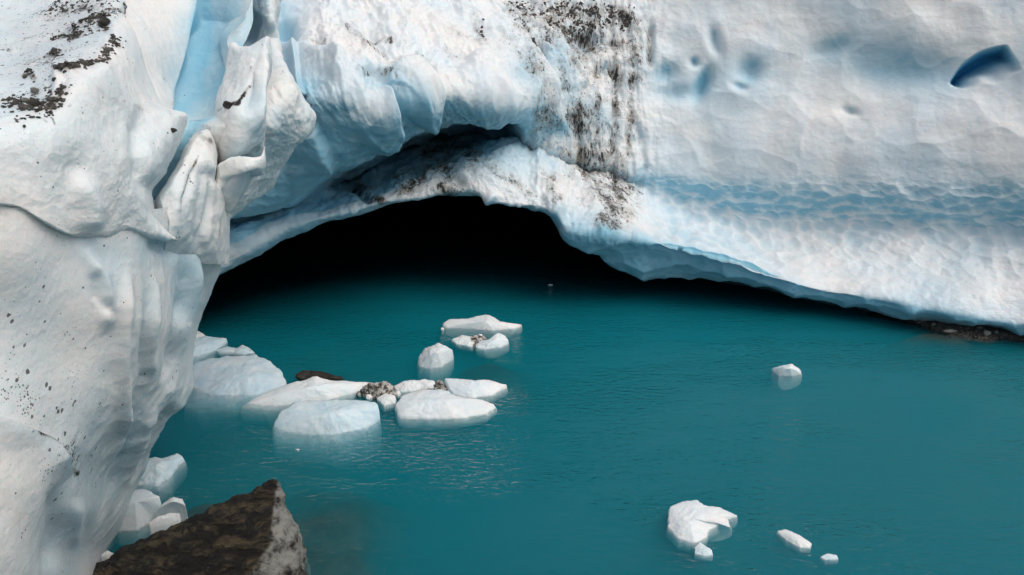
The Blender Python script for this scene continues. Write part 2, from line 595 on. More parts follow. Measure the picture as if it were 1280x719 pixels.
# inner layer: streaks of bedding and lumps
minn = sstep(6.3, 6.9, VG) * sstep(8.6, 8.2, VG) * sstep(720, 660, PXG)
q = np.stack([flat[:, 0] * 0.45 - flat[:, 2] * 0.5, flat[:, 1] * 0.5, flat[:, 2] * 1.6 + flat[:, 0] * 0.5], -1)
disp += 0.16 * minn * fbm(q * 1.6 + 3, 5, 0.55)
# fine roughness everywhere in front
disp += 0.035 * fbm(flat * 4.2, 4, 0.55) * sstep(10.6, 9.8, VG) * (1 - 0.65 * mup)

mrough = sstep(370, 420, PXG) * sstep(840, 760, PXG) * (VG < 9.2) * (1 - 0.65 * sstep(120, 140, PYG) * sstep(5.6, 5.2, VG) * sstep(680, 640, PXG))
disp += 0.07 * mrough * fbm(flat * (3.0, 2.0, 1.6), 5, 0.6, ridged=True)
gq = flat * (1.6, 1.2, 1.0) + 0.5 * perlin(flat * 1.4)[:, None]
disp += 0.11 * mrough * (cups(gq, 5) - 0.4)
# --- individual lobes, creases and ledges
for pts, w, reach, amp in [
    ([(470, 108), (487, 130), (495, 150), (488, 170), (470, 190)], 5, 45, 0.38),
    ([(520, 70), (533, 95), (540, 118), (536, 138), (520, 155)], 5, 42, 0.45),
    ([(372, 60), (400, 78), (418, 88), (440, 100)], 4, 26, 0.22),
    ([(447, 102), (466, 100), (486, 108)], 3, 22, -0.25),
    ([(590, 70), (612, 95), (622, 118), (640, 126)], 5, 30, 0.28),
    ([(660, 60), (672, 90), (690, 130), (700, 160)], 4, 26, 0.22),
    ([(700, 50), (722, 85), (735, 110)], 4, 22, 0.18),
    ([(392, 150), (404, 176), (414, 206)], 8, 30, 0.25),
    ([(372, 58), (374, 100), (380, 122)], 3, 22, 0.30),
]:
    add_step(disp, PXG, PYG, pts, w, reach, amp)
for pts, w, amp in [
    ([(500, 60), (525, 90), (541, 115), (542, 140)], 7, -0.30),
    ([(455, 30), (470, 60), (500, 95)], 6, -0.16),
    ([(470, 105), (490, 128), (494, 150)], 4, -0.15),
    ([(665, 45), (676, 70), (682, 100)], 4, -0.20),
    ([(752, 40), (768, 110), (768, 160), (764, 210), (768, 262)], 4, -0.16),
    ([(712, 150), (720, 180), (728, 215), (745, 240)], 4, -0.12),
    ([(815, 20), (812, 60), (810, 95)], 5, -0.22),
    ([(790, 150), (800, 170), (806, 210), (796, 240)], 5, -0.15),
    ([(420, 222), (447, 240), (470, 256)], 5, -0.14),
    ([(545, 205), (566, 222), (582, 238)], 8, -0.22),
    ([(600, 165), (640, 164), (660, 172)], 8, -0.15),
    ([(355, 70), (362, 110), (372, 145)], 14, -0.45),
    ([(352, 20), (356, 60)], 14, -0.55),
]:
    add_line(disp, PXG, PYG, pts, w, amp, True)
# melt hollows
for x, y, rx, ry, a, g in [
    (878, 104, 9, 20, -0.42, 0.45), (894, 52, 8, 18, -0.25, -0.3), (868, 78, 6, 6, -0.18, 0), (936, 90, 18, 14, -0.28, -0.6), (925, 108, 9, 5, -0.16, 0.3),
    (832, 92, 22, 12, -0.22, -0.4), (840, 115, 30, 12, -0.20, 0), (1040, 60, 30, 14, -0.16, -0.4), (1120, 85, 90, 26, -0.24, 0.12), (1062, 138, 10, 5, -0.12, 0.2),
    (840, 291, 9, 7, -0.14, 0), (860, 296, 8, 6, -0.12, 0), (738, 58, 16, 12, -0.25, 0), (722, 57, 14, 12, -0.15, 0), (757, 90, 12, 9, -0.18, 0),
    (396, 102, 22, 14, -0.22, 0.3), (650, 95, 10, 24, -0.18, -0.4), (610, 158, 34, 9, -0.5, 0.05),
]:
    add_blob(disp, PXG, PYG, x + 0, y, rx, ry, a, g)
    add_blob(blue, PXG, PYG, x, y, rx * 0.8, ry * 0.8, min(0.8, abs(a) * 1.4) if x > 650 else 0.3, g)
add_blob(disp, PXG, PYG, 613, 247, 9, 5, 0.22)
add_blob(disp, PXG, PYG, 760, 262, 60, 26, 0.12)
# the deep blue hollow high on the right: undercut along a curved upper edge
ax, ay, bx_, by_ = 1187.0, 101.0, 1257.0, 56.0
L_ = math.hypot(bx_ - ax, by_ - ay)
hu = ((PXG - ax) * (bx_ - ax) + (PYG - ay) * (by_ - ay)) / L_ ** 2
hv = (-(PXG - ax) * (by_ - ay) + (PYG - ay) * (bx_ - ax)) / L_
uc = np.clip(hu, 0, 1)
wob = 2.5 * perlin(flat * 2.3)
vt = -10 * np.sin(np.pi * uc) + wob * 0.4
vb = 5 + 30 * uc ** 0.8 + 3 * wob
hq = (hv - vt) / (vb - vt)
ends = sstep(-0.02, 0.16, hu) * sstep(1.03, 0.93, hu)
hol = sstep(-0.04, 0.10, hq) * np.clip(1.15 - hq, 0, 1) ** 1.2 * (hq < 1.2) * ends
disp -= 1.0 * hol
blue += 0.8 * hol
deepblue = sstep(0.62, 0.1, hq + 0.12 * perlin(flat * 4)) * sstep(-0.04, 0.05, hq) * ends * (1.0 - 0.5 * uc)

# --- clean blue ice; its darker tone also paints shade into recesses
blue += 0.16 * mband * sstep(330, 250, PYG) + 0.45 * sstep(0.45, 0.05, cp) * mband * sstep(350, 250, PYG)
blue += mund * 0.9
blue += 0.75 * sstep(6.2, 6.5, VG) * sstep(720, 640, PXG) * sstep(8.3, 7.3, VG) + 0.45 * minn + 0.3 * minn * sstep(660, 560, PXG) + 0.45 * minn * sstep(480, 380, PXG)  # inner layer tinted darker, painting the shade below the gash
add_line(blue, PXG, PYG, [(352, 10), (358, 60), (372, 110)], 18, 0.55)
add_line(blue, PXG, PYG, [(395, 140), (430, 160), (460, 175), (420, 195)], 30, 0.75)
add_line(blue, PXG, PYG, [(505, 140), (500, 165), (470, 185)], 20, 0.6)
add_line(blue, PXG, PYG, [(540, 130), (580, 138), (650, 150), (700, 160)], 12, 0.8)
add_line(blue, PXG, PYG, [(455, 108), (480, 112), (510, 130)], 12, 0.5)
add_line(blue, PXG, PYG, [(290, 270), (340, 240), (390, 190)], 36, 0.65)
add_line(blue, PXG, PYG, [(285, 300), (340, 280), (400, 262), (450, 250)], 22, 0.35)
add_line(blue, PXG, PYG, [(690, 70), (700, 105), (712, 130), (740, 145)], 14, 0.5)
add_line(blue, PXG, PYG, [(640, 100), (660, 125), (680, 150)], 14, 0.4)
add_line(blue, PXG, PYG, [(720, 295), (800, 300), (850, 312), (930, 335), (1020, 370), (1150, 393), (1258, 408)], 10, 0.55, False)
add_line(blue, PXG, PYG, [(700, 270), (715, 285), (760, 290)], 14, 0.45)
add_line(blue, PXG, PYG, [(800, 220), (850, 235), (950, 240)], 16, 0.35)
add_line(blue, PXG, PYG, [(1040, 60), (1120, 80), (1180, 90)], 34, 0.16)
add_line(blue, PXG, PYG, [(830, 70), (850, 100), (900, 110), (960, 90)], 34, 0.24)
add_line(blue, PXG, PYG, [(1140, 380), (1190, 370), (1200, 340)], 26, 0.25)
# --- dirt; the strokes along the gash also paint it shade-dark
for pts, w, a in [
    ([(640, 14), (680, 28), (720, 36), (760, 22), (790, 28)], 14, 0.85), ([(700, 12), (745, 30)], 14, 0.7), ([(776, 20), (782, 40), (786, 60)], 6, 1.3),
    ([(662, 54), (668, 62), (674, 72)], 3.4, 2.4), ([(752, 60), (764, 90), (770, 104), (768, 130), (770, 160)], 5, 0.95), ([(766, 165), (764, 200), (760, 235), (768, 262)], 4, 1.25),
    ([(768, 70), (766, 100), (770, 128)], 3.2, 1.1), ([(692, 150), (712, 165), (728, 182), (742, 176)], 10, 0.95), ([(705, 150), (716, 140), (712, 130)], 12, 0.6),
    ([(726, 180), (722, 205), (730, 225), (745, 240)], 4, 0.9), ([(700, 180), (740, 210), (780, 240), (770, 280)], 26, 0.34), ([(670, 190), (670, 160), (668, 145)], 6, 0.6),
    ([(812, 30), (812, 60), (811, 92)], 4, 0.85), ([(790, 40), (792, 80), (800, 100)], 6, 0.5), ([(685, 230), (693, 250)], 5, 0.9), ([(672, 215), (690, 235)], 6, 0.5),
    ([(520, 215), (545, 222), (570, 232)], 10, 1.6), ([(540, 205), (560, 225)], 10, 1.2), ([(545, 178), (575, 182), (590, 192)], 9, 1.2), ([(500, 172), (560, 180)], 8, 0.5),
    ([(444, 228), (462, 244), (476, 252)], 6, 2.6), ([(500, 236), (530, 228), (566, 238)], 12, 1.3), ([(540, 196), (580, 206)], 12, 1.4), ([(420, 246), (450, 236), (500, 214)], 10, 0.8), ([(620, 215), (660, 240), (690, 258)], 8, 0.6), ([(768, 200), (764, 240), (770, 284)], 6, 1.4), ([(744, 236), (750, 262), (748, 285)], 5, 0.9), ([(786, 60), (788, 140), (784, 220)], 4, 0.9), ([(740, 40), (744, 120), (740, 170)], 5, 0.8), ([(527, 80), (536, 100), (540, 115), (537, 132), (528, 150)], 4, 1.1), ([(540, 118), (540, 146)], 6, 0.6),
    ([(455, 60), (462, 70), (478, 74)], 6, 0.8), ([(464, 51), (480, 55), (488, 62)], 2.4, 1.5), ([(446, 104), (470, 100), (484, 106)], 2.0, 1.2), ([(430, 90), (440, 100), (450, 110)], 6, 0.5),
    ([(556, 68), (566, 76), (576, 78)], 7, 0.9), ([(590, 25), (598, 45), (600, 58)], 5, 1.0), ([(560, 50), (590, 60), (625, 55)], 9, 0.28), ([(640, 40), (660, 45)], 8, 0.5),
    ([(378, 55), (392, 60), (408, 70)], 4, 0.5), ([(430, 40), (448, 45), (468, 38)], 10, 0.35), ([(380, 127), (396, 130)], 1.8, 1.0), ([(486, 106), (494, 128), (492, 145)], 3, 0.5),
    ([(894, 40), (892, 70), (892, 105), (896, 130)], 6, 0.45), ([(888, 107), (898, 108)], 2, 1.0), ([(880, 150), (876, 200), (878, 236)], 12, 0.16), ([(940, 200), (960, 185), (975, 165)], 16, 0.2),
    ([(760, 270), (778, 285)], 14, 0.3), ([(920, 232), (960, 235), (985, 232)], 12, 0.22), ([(500, 200), (520, 240)], 8, 0.35), ([(1182, 128), (1196, 108)], 8, 0.15),
    ([(655, 128), (660, 140)], 3, 1.0), ([(690, 85), (700, 110)], 4, 0.5), ([(650, 20), (700, 40), (780, 60)], 34, 0.5), ([(690, 60), (710, 110), (720, 160)], 26, 0.45), ([(755, 40), (765, 140), (768, 270)], 30, 0.6), ([(700, 40), (716, 120), (724, 240)], 32, 0.3), ([(780, 20), (790, 100)], 14, 0.6), ([(660, 80), (680, 170)], 16, 0.4), ([(735, 160), (742, 230), (752, 270)], 14, 0.6), ([(690, 180), (720, 230), (740, 260)], 26, 0.3), ([(800, 150), (790, 200), (792, 250)], 14, 0.4), ([(640, 60), (660, 110), (668, 170)], 14, 0.4), ([(560, 180), (600, 200), (660, 230)], 16, 0.28), ([(600, 200), (640, 240)], 14, 0.3), ([(480, 180), (540, 186), (590, 190)], 12, 0.75), ([(460, 200), (430, 226)], 10, 0.5),
    ([(430, 50), (470, 80), (500, 110)], 14, 0.4), ([(560, 40), (600, 60), (640, 90)], 16, 0.35), ([(395, 60), (420, 80)], 10, 0.3), ([(500, 60), (530, 100)], 8, 0.6),
]:
    add_line(dirt, PXG, PYG, pts, w, a)

Pd = flat + N0 * disp[:, None]
nr = int(np.argmin(np.abs(vs - 10.0))) + 1      # rows of the outer face, up to and with the lip
Pd = Pd.reshape(NV, NU, 3)
n1 = grid_normals(Pd).reshape(-1, 3)
under = sstep(0.05, -0.6, n1[:, 2]) * sstep(10.4, 9.9, VG)  # downward faces, tinted darker blue to add to their shade
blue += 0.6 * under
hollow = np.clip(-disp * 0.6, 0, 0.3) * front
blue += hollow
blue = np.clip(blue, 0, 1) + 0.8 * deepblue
dirt = 1.15 * np.tanh(dirt / 0.95)
dirt *= np.clip(0.75 + 0.6 * fbm(flat * 2.2 + 50, 3), 0.2, 1.4)
speck = 0.10 * sstep(860, 760, PXG) + 0.0 * PXG
Pd = Pd.reshape(NV, NU, 3)
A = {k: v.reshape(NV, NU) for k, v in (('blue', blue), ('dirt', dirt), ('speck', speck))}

gl = empty('glacier', (1.0, 20.5, 0.0), 'blue-white glacier wall with dirt streaks and a wide low dark cave mouth at the water', 'glacier')
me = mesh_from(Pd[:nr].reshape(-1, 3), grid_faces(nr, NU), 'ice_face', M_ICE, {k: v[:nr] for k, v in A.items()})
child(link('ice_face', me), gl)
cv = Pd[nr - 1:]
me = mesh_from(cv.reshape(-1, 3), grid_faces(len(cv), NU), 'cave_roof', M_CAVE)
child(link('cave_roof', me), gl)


# ------------------------------------------------------------------ slabs of ice: a Coons patch with rounded, wrapped edges
def resample(pts, t):
    p = np.asarray(pts, float)
    L = np.concatenate([[0], np.cumsum(np.hypot(*np.diff(p, axis=0).T))])
    L /= L[-1]
    return np.stack([pchip(L, p[:, 0], t), pchip(L, p[:, 1], t)], -1)


def rbf(ctrl, X, Y):
    c = np.asarray(ctrl, float)
    n = len(c)
    ph = lambda r: np.where(r > 1e-9, r * r * np.log(r + 1e-9), 0)
    s = 100.0
    cx, cy = c[:, 0] / s, c[:, 1] / s
    A_ = np.zeros((n + 3, n + 3))
    A_[:n, :n] = ph(np.hypot(cx[:, None] - cx, cy[:, None] - cy)) + 0.02 * np.eye(n)
    A_[:n, n] = 1
    A_[:n, n + 1] = cx
    A_[:n, n + 2] = cy
    A_[n:, :n] = A_[:n, n:].T
    w = np.linalg.solve(A_, np.concatenate([c[:, 2], [0, 0, 0]]))
    x, y = X.ravel() / s, Y.ravel() / s
    r = w[n] + w[n + 1] * x + w[n + 2] * y
    for k in range(n):
        r += w[k] * ph(np.hypot(x - cx[k], y - cy[k]))
    return r.reshape(X.shape)


class Slab:
    def __init__(self, top, bottom, left, right, ctrl, nu, nv, roll=None, thick=1.5, seed=0, inward=0.3):
        """roll: {'l','r','t','b': (width px, depth m)} edges that are rounded and wrapped round the back"""
        roll = roll or {}
        ext = 8

        def par(n, a, b):
            u = np.linspace(0, 1, n)
            if a and b:
                u = u - 0.10 * np.sin(2 * np.pi * u) / 1.0
            elif b:
                u = np.sin(u * np.pi / 2) * 0.5 + u * 0.5
            elif a:
                u = 1 - (np.sin((1 - u) * np.pi / 2) * 0.5 + (1 - u) * 0.5)
            e0 = -np.linspace(1, 1 / ext, ext) if a else []
            e1 = 1 + np.linspace(1 / ext, 1, ext) if b else []
            return np.concatenate([e0, u, e1])
        U, Vv = par(nu, 'l' in roll, 'r' in roll), par(nv, 't' in roll, 'b' in roll)
        u, v = np.meshgrid(U, Vv)
        ue, ve = np.clip(u, 0, 1), np.clip(v, 0, 1)
        T, B = resample(top, ue[0]), resample(bottom, ue[0])
        L, Rr = resample(left, ve[:, 0]), resample(right, ve[:, 0])
        a, b = ue[..., None], ve[..., None]
        q = ((1 - b) * T[None] + b * B[None] + (1 - a) * L[:, None] + a * Rr[:, None]
             - ((1 - a) * (1 - b) * T[0] + a * (1 - b) * T[-1] + (1 - a) * b * B[0] + a * b * B[-1]))
        self.px, self.py = q[..., 0].ravel(), q[..., 1].ravel()
        D = rbf(ctrl, q[..., 0], q[..., 1])
        wid = np.hypot(*(Rr - L).T)[:, None]
        hei = np.hypot(*(B - T).T)[None, :]
        for key, dist in (('l', ue * wid), ('r', (1 - ue) * wid), ('t', ve * hei), ('b', (1 - ve) * hei)):
            if key in roll:
                w, m = roll[key]
                t = np.clip(1 - dist / w, 0, 1)
                D = D + m * (1 - np.sqrt(1 - 0.995 * t * t))
        eu, ev = np.maximum(np.abs(u - 0.5) - 0.5, 0), np.maximum(np.abs(v - 0.5) - 0.5, 0)
        e = np.maximum(eu, ev)
        cx, cy = q[..., 0].mean(), q[..., 1].mean()
        # the wrapped back leans in behind the front
        qx = q[..., 0] + (cx - q[..., 0]) * inward * eu
        qy = q[..., 1] + (cy - q[..., 1]) * inward * ev
        D = D + thick * (e ** 0.9)
        self.P = at(qx, qy, D)
        self.shape = D.shape
        self.flat = self.P.reshape(-1, 3)
        self.N = grid_normals(self.P).reshape(-1, 3)
        n = D.size
        self.disp, self.blue, self.dirt, self.speck = np.zeros(n), np.zeros(n), np.zeros(n), np.zeros(n)
        self.e = e.ravel()
        self.seed = seed

    def rough(self, a0=0.12, a1=0.05, a2=0.012, s0=0.5, s1=1.6, s2=6.0, stretch=(1, 1, 0.5)):
        f = self.flat * np.array(stretch) + self.seed * 13.7
        self.disp += a0 * fbm(f * s0, 3) + a1 * fbm(f * s1, 4) + a2 * fbm(f * s2, 3)
        g = self.flat * (1.5, 1.5, 0.8) + 0.45 * perlin(self.flat * 1.3 + self.seed)[:, None]
        self.disp += 0.9 * a1 * (cups(g, self.seed * 3.7) - 0.4) + 0.4 * a1 * fbm(self.flat * 4.0, 5, 0.6, ridged=True)
        return self

    def line(self, what, pts, w, a, taper=False):
        add_line(getattr(self, what), self.px, self.py, pts, w, a, taper or what == 'disp')
        return self

    def step(self, pts, w, reach, a):
        add_step(self.disp, self.px, self.py, pts, w, reach, a)
        return self

    def blob(self, what, *a):
        add_blob(getattr(self, what), self.px, self.py, *a)
        return self

    def build(self, name, mat, parent, blue_under=0.25):
        Pd = (self.flat + self.N * self.disp[:, None]).reshape(*self.shape, 3)
        n1 = grid_normals(Pd).reshape(-1, 3)
        self.out = Pd.reshape(-1, 3)
        self.nout = n1
        self.blue += blue_under * sstep(0.0, -0.7, n1[:, 2]) + np.clip(-self.disp * 0.4, 0, 0.25)  # undersides and hollows tinted bluer, adding painted shade
        me = mesh_from(Pd.reshape(-1, 3), grid_faces(*self.shape), name, mat,
                       {'blue': np.clip(self.blue, 0, 1), 'dirt': self.dirt * np.clip(0.75 + 0.6 * fbm(self.flat * 3.1 + 50, 3), 0.2, 1.4), 'speck': self.speck})
        o = link(name, me)
        return child(o, parent) if parent else o

    def surf(self, x, y):
        ok = self.e < 1e-6
        d = (self.px - x) ** 2 + (self.py - y) ** 2 + np.where(ok, 0, 1e9)
        k = int(np.argmin(d))
        return self.out[k], self.nout[k]


bt = empty('ice_buttress', (-4.0, 8.6, 0.0), 'tall pale ice buttress at the near left with a grit-covered ledge', 'ice buttress')

# upper front slab, with the flat dirty ledge on top
s1 = Slab(top=[(-260, -60), (40, -60), (150, -60)], bottom=[(-260, 250), (20, 264), (62, 284), (100, 301), (135, 301), (165, 290), (190, 297), (226, 301)],
          left=[(-260, -60), (-260, 250)], right=[(150, -60), (156, 20), (170, 62), (187, 108), (206, 138), (234, 146), (229, 160), (220, 182), (204, 217), (189, 246), (192, 262), (204, 282), (226, 301)],
          ctrl=[(-260, -60, 10.5), (-100, -60, 11.2), (40, -60, 12.2), (150, -60, 12.2), (20, 20, 10.2), (80, 20, 10.0), (140, 20, 9.2), (20, 80, 8.0), (80, 80, 7.35), (110, 76, 7.5), (125, 55, 8.0), (75, 92, 7.2),
                (60, 128, 6.75), (20, 140, 6.45), (-60, 140, 6.1), (-60, 80, 7.2), (-260, 60, 6.2), (-200, 150, 5.0),
                (150, 60, 8.2), (185, 120, 8.3), (130, 110, 7.35), (100, 160, 6.75), (20, 200, 6.15), (150, 200, 7.1), (100, 260, 6.55), (180, 260, 7.35), (225, 170, 8.2), (205, 150, 8.2), (200, 290, 7.6), (225, 300, 7.8),
                (-200, 260, 4.7), (20, 260, 6.0)],
          nu=430, nv=330, roll={'r': (22, 0.55), 'b': (12, 0.14)}, thick=1.4, seed=1)
s1.rough(0.09, 0.035, 0.010)
ledge = [(20, 141), (58, 131), (66, 112), (75, 90), (98, 86), (113, 76), (128, 56), (150, 25)]
d_, sd_, _ = pdist(s1.px, s1.py, ledge)
onled = sstep(-3, 4, -d_ * sd_) * (s1.py < 150)
s1.disp += 0.05 * onled * fbm(s1.flat * 2.5, 5)
s1.line('disp', [(60, 130), (75, 90), (98, 85), (113, 75)], 5, 0.05)
s1.step([(130, 70), (140, 90), (165, 130), (185, 175), (190, 235)], 12, 30, 0.08)
s1.line('disp', [(168, 130), (172, 190), (182, 250)], 12, -0.12)
s1.line('disp', [(100, 205), (112, 260), (112, 296)], 14, 0.10)
s1.blob('disp', 95, 215, 18, 22, -0.05)
s1.blue += 0.22 * onled
for pts, w, a in [([(74, 90), (90, 87), (112, 78)], 2.6, 1.7), ([(112, 76), (134, 74), (136, 62), (128, 58)], 4.5, 1.0), ([(62, 138), (72, 124), (78, 108)], 6, 1.15), ([(20, 128), (50, 130), (58, 124)], 10, 1.0),
                  ([(90, 40), (110, 32), (130, 26)], 8, 0.8), ([(66, 50), (95, 44)], 4, 1.0), ([(60, 70), (72, 64)], 5, 1.1), ([(126, 24), (132, 36)], 5, 1.0), ([(60, 22), (90, 14), (120, 12), (160, 14)], 7, 0.9),
                  ([(140, 50), (150, 56)], 5, 1.1), ([(30, 96), (44, 98)], 4, 1.1), ([(40, 112), (44, 110)], 5, 0.9), ([(50, 146), (58, 152)], 3, 1.1), ([(66, 148), (68, 156)], 2.4, 1.4), ([(84, 134), (88, 132)], 3, 1.0),
                  ([(0, 20), (60, 60), (120, 60)], 40, 0.25), ([(93, 88), (120, 112), (160, 142)], 4, 0.45), ([(80, 95), (110, 120), (150, 148)], 10, 0.25), ([(20, 265), (62, 285), (98, 300)], 3, 0.9),
                  ([(185, 92), (192, 105), (205, 125), (213, 145)], 4, 0.7), ([(183, 297), (220, 300)], 3, 0.8), ([(207, 162), (214, 164)], 3, 0.8), ([(20, 264), (60, 282)], 6, 0.4), ([(-80, 230), (20, 263)], 4, 0.9)]:
    s1.line('dirt', pts, w, a)
s1.speck += 0.35 + 0.6 * onled
s1.build('ice_slab', M_BUT, bt)

# lower front slab down to the water
s2 = Slab(top=[(-260, 215), (20, 235), (100, 262), (180, 262), (250, 252), (284, 248)], bottom=[(-260, 830), (0, 830), (70, 830), (108, 830)],
          left=[(-260, 215), (-260, 830)],
          right=[(284, 248), (286, 268), (283, 292), (277, 325), (264, 362), (250, 395), (243, 422), (240, 450), (238, 480), (229, 505), (206, 529), (192, 556), (178, 588), (163, 616), (150, 648), (138, 678), (130, 705), (118, 760), (108, 830)],
          ctrl=[(-260, 215, 4.9), (20, 235, 6.12), (100, 262, 6.7), (180, 262, 7.5), (250, 255, 8.9), (284, 250, 9.6), (-260, 500, 4.5), (-60, 400, 5.6), (20, 320, 5.93), (100, 330, 6.58), (170, 330, 7.25), (230, 320, 8.4), (270, 320, 9.5),
                (20, 460, 5.85), (100, 440, 6.5), (150, 430, 6.95), (190, 420, 7.5), (215, 410, 8.05), (245, 400, 9.3), (20, 540, 5.6), (60, 545, 5.98), (100, 560, 6.4), (150, 520, 7.3), (200, 500, 8.3), (232, 480, 9.0),
                (0, 640, 5.15), (60, 650, 5.8), (100, 640, 6.7), (140, 600, 8.2), (175, 580, 9.0), (150, 640, 8.9), (120, 690, 8.6), (60, 720, 5.8), (0, 720, 5.0), (-260, 720, 4.3), (60, 830, 5.9), (110, 830, 7.4), (0, 830, 5.1), (-260, 830, 4.6)],
          nu=430, nv=520, roll={'r': (30, 0.9)}, thick=2.6, seed=2, inward=0.12)
s2.rough(0.05, 0.012, 0.005, stretch=(1, 1, 0.2))
# upright flutes left by melt water
fm = sstep(90, 150, s2.px) * sstep(310, 360, s2.py)
qq = np.stack([s2.flat[:, 0] * 1.0 + s2.flat[:, 2] * 0.10, s2.flat[:, 1] * 0.45, s2.flat[:, 2] * 0.07], -1)
s2.disp += 0.07 * fm * fbm(qq * 2.0 + 4, 3, 0.5, ridged=True)
s2.step([(-140, 470), (-60, 503), (20, 536), (44, 547), (66, 565), (92, 592)], 3, 26, 0.13)
for pts, w, a in [([(98, 300), (122, 345), (130, 385), (128, 420)], 9, 0.08), ([(158, 320), (150, 380), (148, 470), (150, 540), (128, 600)], 7, 0.09), ([(176, 310), (180, 400), (176, 470), (160, 520), (140, 590), (120, 690)], 6, -0.09),
                  ([(190, 330), (186, 420), (184, 480)], 5, 0.05), ([(228, 320), (222, 400), (214, 450), (205, 490)], 8, -0.12), ([(244, 300), (238, 350), (226, 400), (220, 450)], 7, 0.13), ([(262, 290), (258, 340), (248, 380)], 6, -0.10),
                  ([(205, 500), (180, 530), (165, 570), (150, 610)], 6, 0.08), ([(225, 505), (200, 520), (180, 560), (160, 610)], 8, -0.10), ([(70, 600), (68, 660), (60, 720)], 10, -0.09), ([(95, 620), (90, 690)], 8, 0.05),
                  ([(115, 330), (120, 370), (140, 400)], 6, -0.05), ([(180, 300), (215, 312), (240, 300)], 10, -0.08)]:
    s2.line('disp', pts, w, a)
s2.line('blue', [(110, 300), (140, 330), (130, 350)], 26, 0.35).line('blue', [(200, 308), (230, 330), (225, 380)], 22, 0.38).line('blue', [(225, 300), (250, 330)], 16, 0.2)
s2.line('blue', [(178, 300), (180, 420), (165, 520), (140, 620)], 9, 0.22)
for pts, w, a in [([(-60, 500), (20, 537), (44, 549), (66, 565), (94, 592)], 5, 0.85), ([(30, 545), (60, 556), (92, 590)], 7, 0.7), ([(40, 390), (52, 372)], 6, 0.35), ([(165, 300), (158, 330), (155, 345)], 3, 0.45),
                  ([(280, 265), (277, 300)], 3, 0.6), ([(270, 330), (278, 320)], 2, 0.6)]:
    s2.line('dirt', pts, w, a)
s2.speck += 0.45
s2.blob('speck', 60, 480, 50, 60, 0.5).blob('speck', 90, 570, 34, 40, 0.8).blob('speck', 20, 440, 20, 60, 0.5)
s2.build('ice_slab', M_BUT, bt)

# middle slab right of the turquoise slit
s3 = Slab(top=[(246, 168), (258, 163), (268, 170)], bottom=[(196, 330), (236, 330), (285, 330)],
          left=[(246, 168), (238, 176), (225, 200), (208, 229), (194, 252), (204, 280), (200, 305), (196, 330)],
          right=[(268, 170), (272, 200), (270, 222), (281, 240), (286, 262), (285, 300), (285, 330)],
          ctrl=[(246, 168, 9.1), (268, 170, 9.3), (232, 200, 8.55), (262, 205, 8.8), (200, 250, 8.1), (235, 245, 8.2), (262, 250, 8.8), (282, 255, 9.3), (215, 290, 8.0), (250, 300, 8.5), (280, 310, 9.3), (200, 330, 8.1), (240, 330, 8.7), (285, 330, 9.6)],
          nu=130, nv=210, roll={'l': (9, 0.45), 'r': (16, 0.6), 't': (9, 0.5)}, thick=1.2, seed=3)
s3.rough(0.05, 0.035, 0.02)
s3.line('disp', [(246, 200), (240, 230), (225, 265)], 6, -0.05).line('disp', [(266, 180), (262, 225), (256, 270), (250, 310)], 4, 0.05).step([(262, 200), (266, 235), (262, 280), (254, 320)], 3, 18, -0.08)
for pts, w, a in [([(248, 195), (240, 215), (232, 240), (225, 266)], 2.6, 1.2), ([(200, 268), (208, 280)], 3, 1.3), ([(250, 168), (262, 176)], 6, 0.9), ([(275, 270), (274, 295)], 2.5, 0.7), ([(240, 180), (262, 178), (266, 196)], 8, 0.5), ([(205, 296), (222, 300)], 3, 1.0)]:
    s3.line('dirt', pts, w, a)
s3.speck += 0.4
s3.build('ice_slab', M_BUT, bt)

# hollowed wall of clean blue ice between the front slab and the pinnacle, with the dirty shelf below it
s4 = Slab(top=[(140, -60), (220, -60), (300, -60)], bottom=[(180, 262), (240, 215), (300, 232)],
          left=[(140, -60), (160, 60), (190, 140), (180, 262)], right=[(324, -60), (317, 20), (309, 38), (298, 54), (308, 110), (316, 160), (300, 232)],
          ctrl=[(140, -60, 11.5), (220, -60, 12.4), (300, -60, 12.6), (165, 60, 9.8), (205, 40, 11.0), (236, 40, 11.4), (250, 40, 11.6), (285, 40, 11.2), (225, 100, 10.9), (260, 100, 10.7), (295, 110, 10.1), (200, 130, 9.6), (222, 130, 10.4), (250, 145, 10.1), (290, 145, 9.6),
                (240, 162, 9.95), (280, 165, 9.6), (310, 170, 9.7), (215, 215, 9.9), (250, 200, 10.0), (285, 195, 9.8), (180, 262, 9.9), (300, 232, 10.2)],
          nu=150, nv=240, roll={'r': (5, 0.25)}, thick=0.5, seed=4)
s4.rough(0.06, 0.03, 0.008)
s4.step([(215, 150), (219, 122), (226, 96), (236, 60), (246, 14), (250, -20)], 2.5, 60, -0.3)
s4.line('blue', [(252, -10), (241, 60), (224, 118)], 8, 0.6).line('blue', [(276, -10), (270, 60), (258, 105)], 38, 0.75).line('blue', [(246, 150), (225, 195), (200, 240)], 12, 1.15).line('blue', [(228, 30), (212, 90)], 12, 0.25)
s4.line('dirt', [(205, 100), (220, 135), (240, 150), (265, 155)], 9, 0.42).line('dirt', [(262, 165), (275, 180), (278, 196)], 9, 0.75).line('dirt', [(205, 30), (200, 90)], 14, 0.25).line('dirt', [(284, 133), (296, 131)], 3, 1.7).line('dirt', [(276, 139), (281, 137)], 2, 1.2)
s4.line('dirt', [(300, 128), (306, 112)], 2, 0.9).line('dirt', [(215, 130), (245, 146)], 5, 0.7)
s4.speck += 0.35
s4.build('blue_hollow', M_BUT, bt)

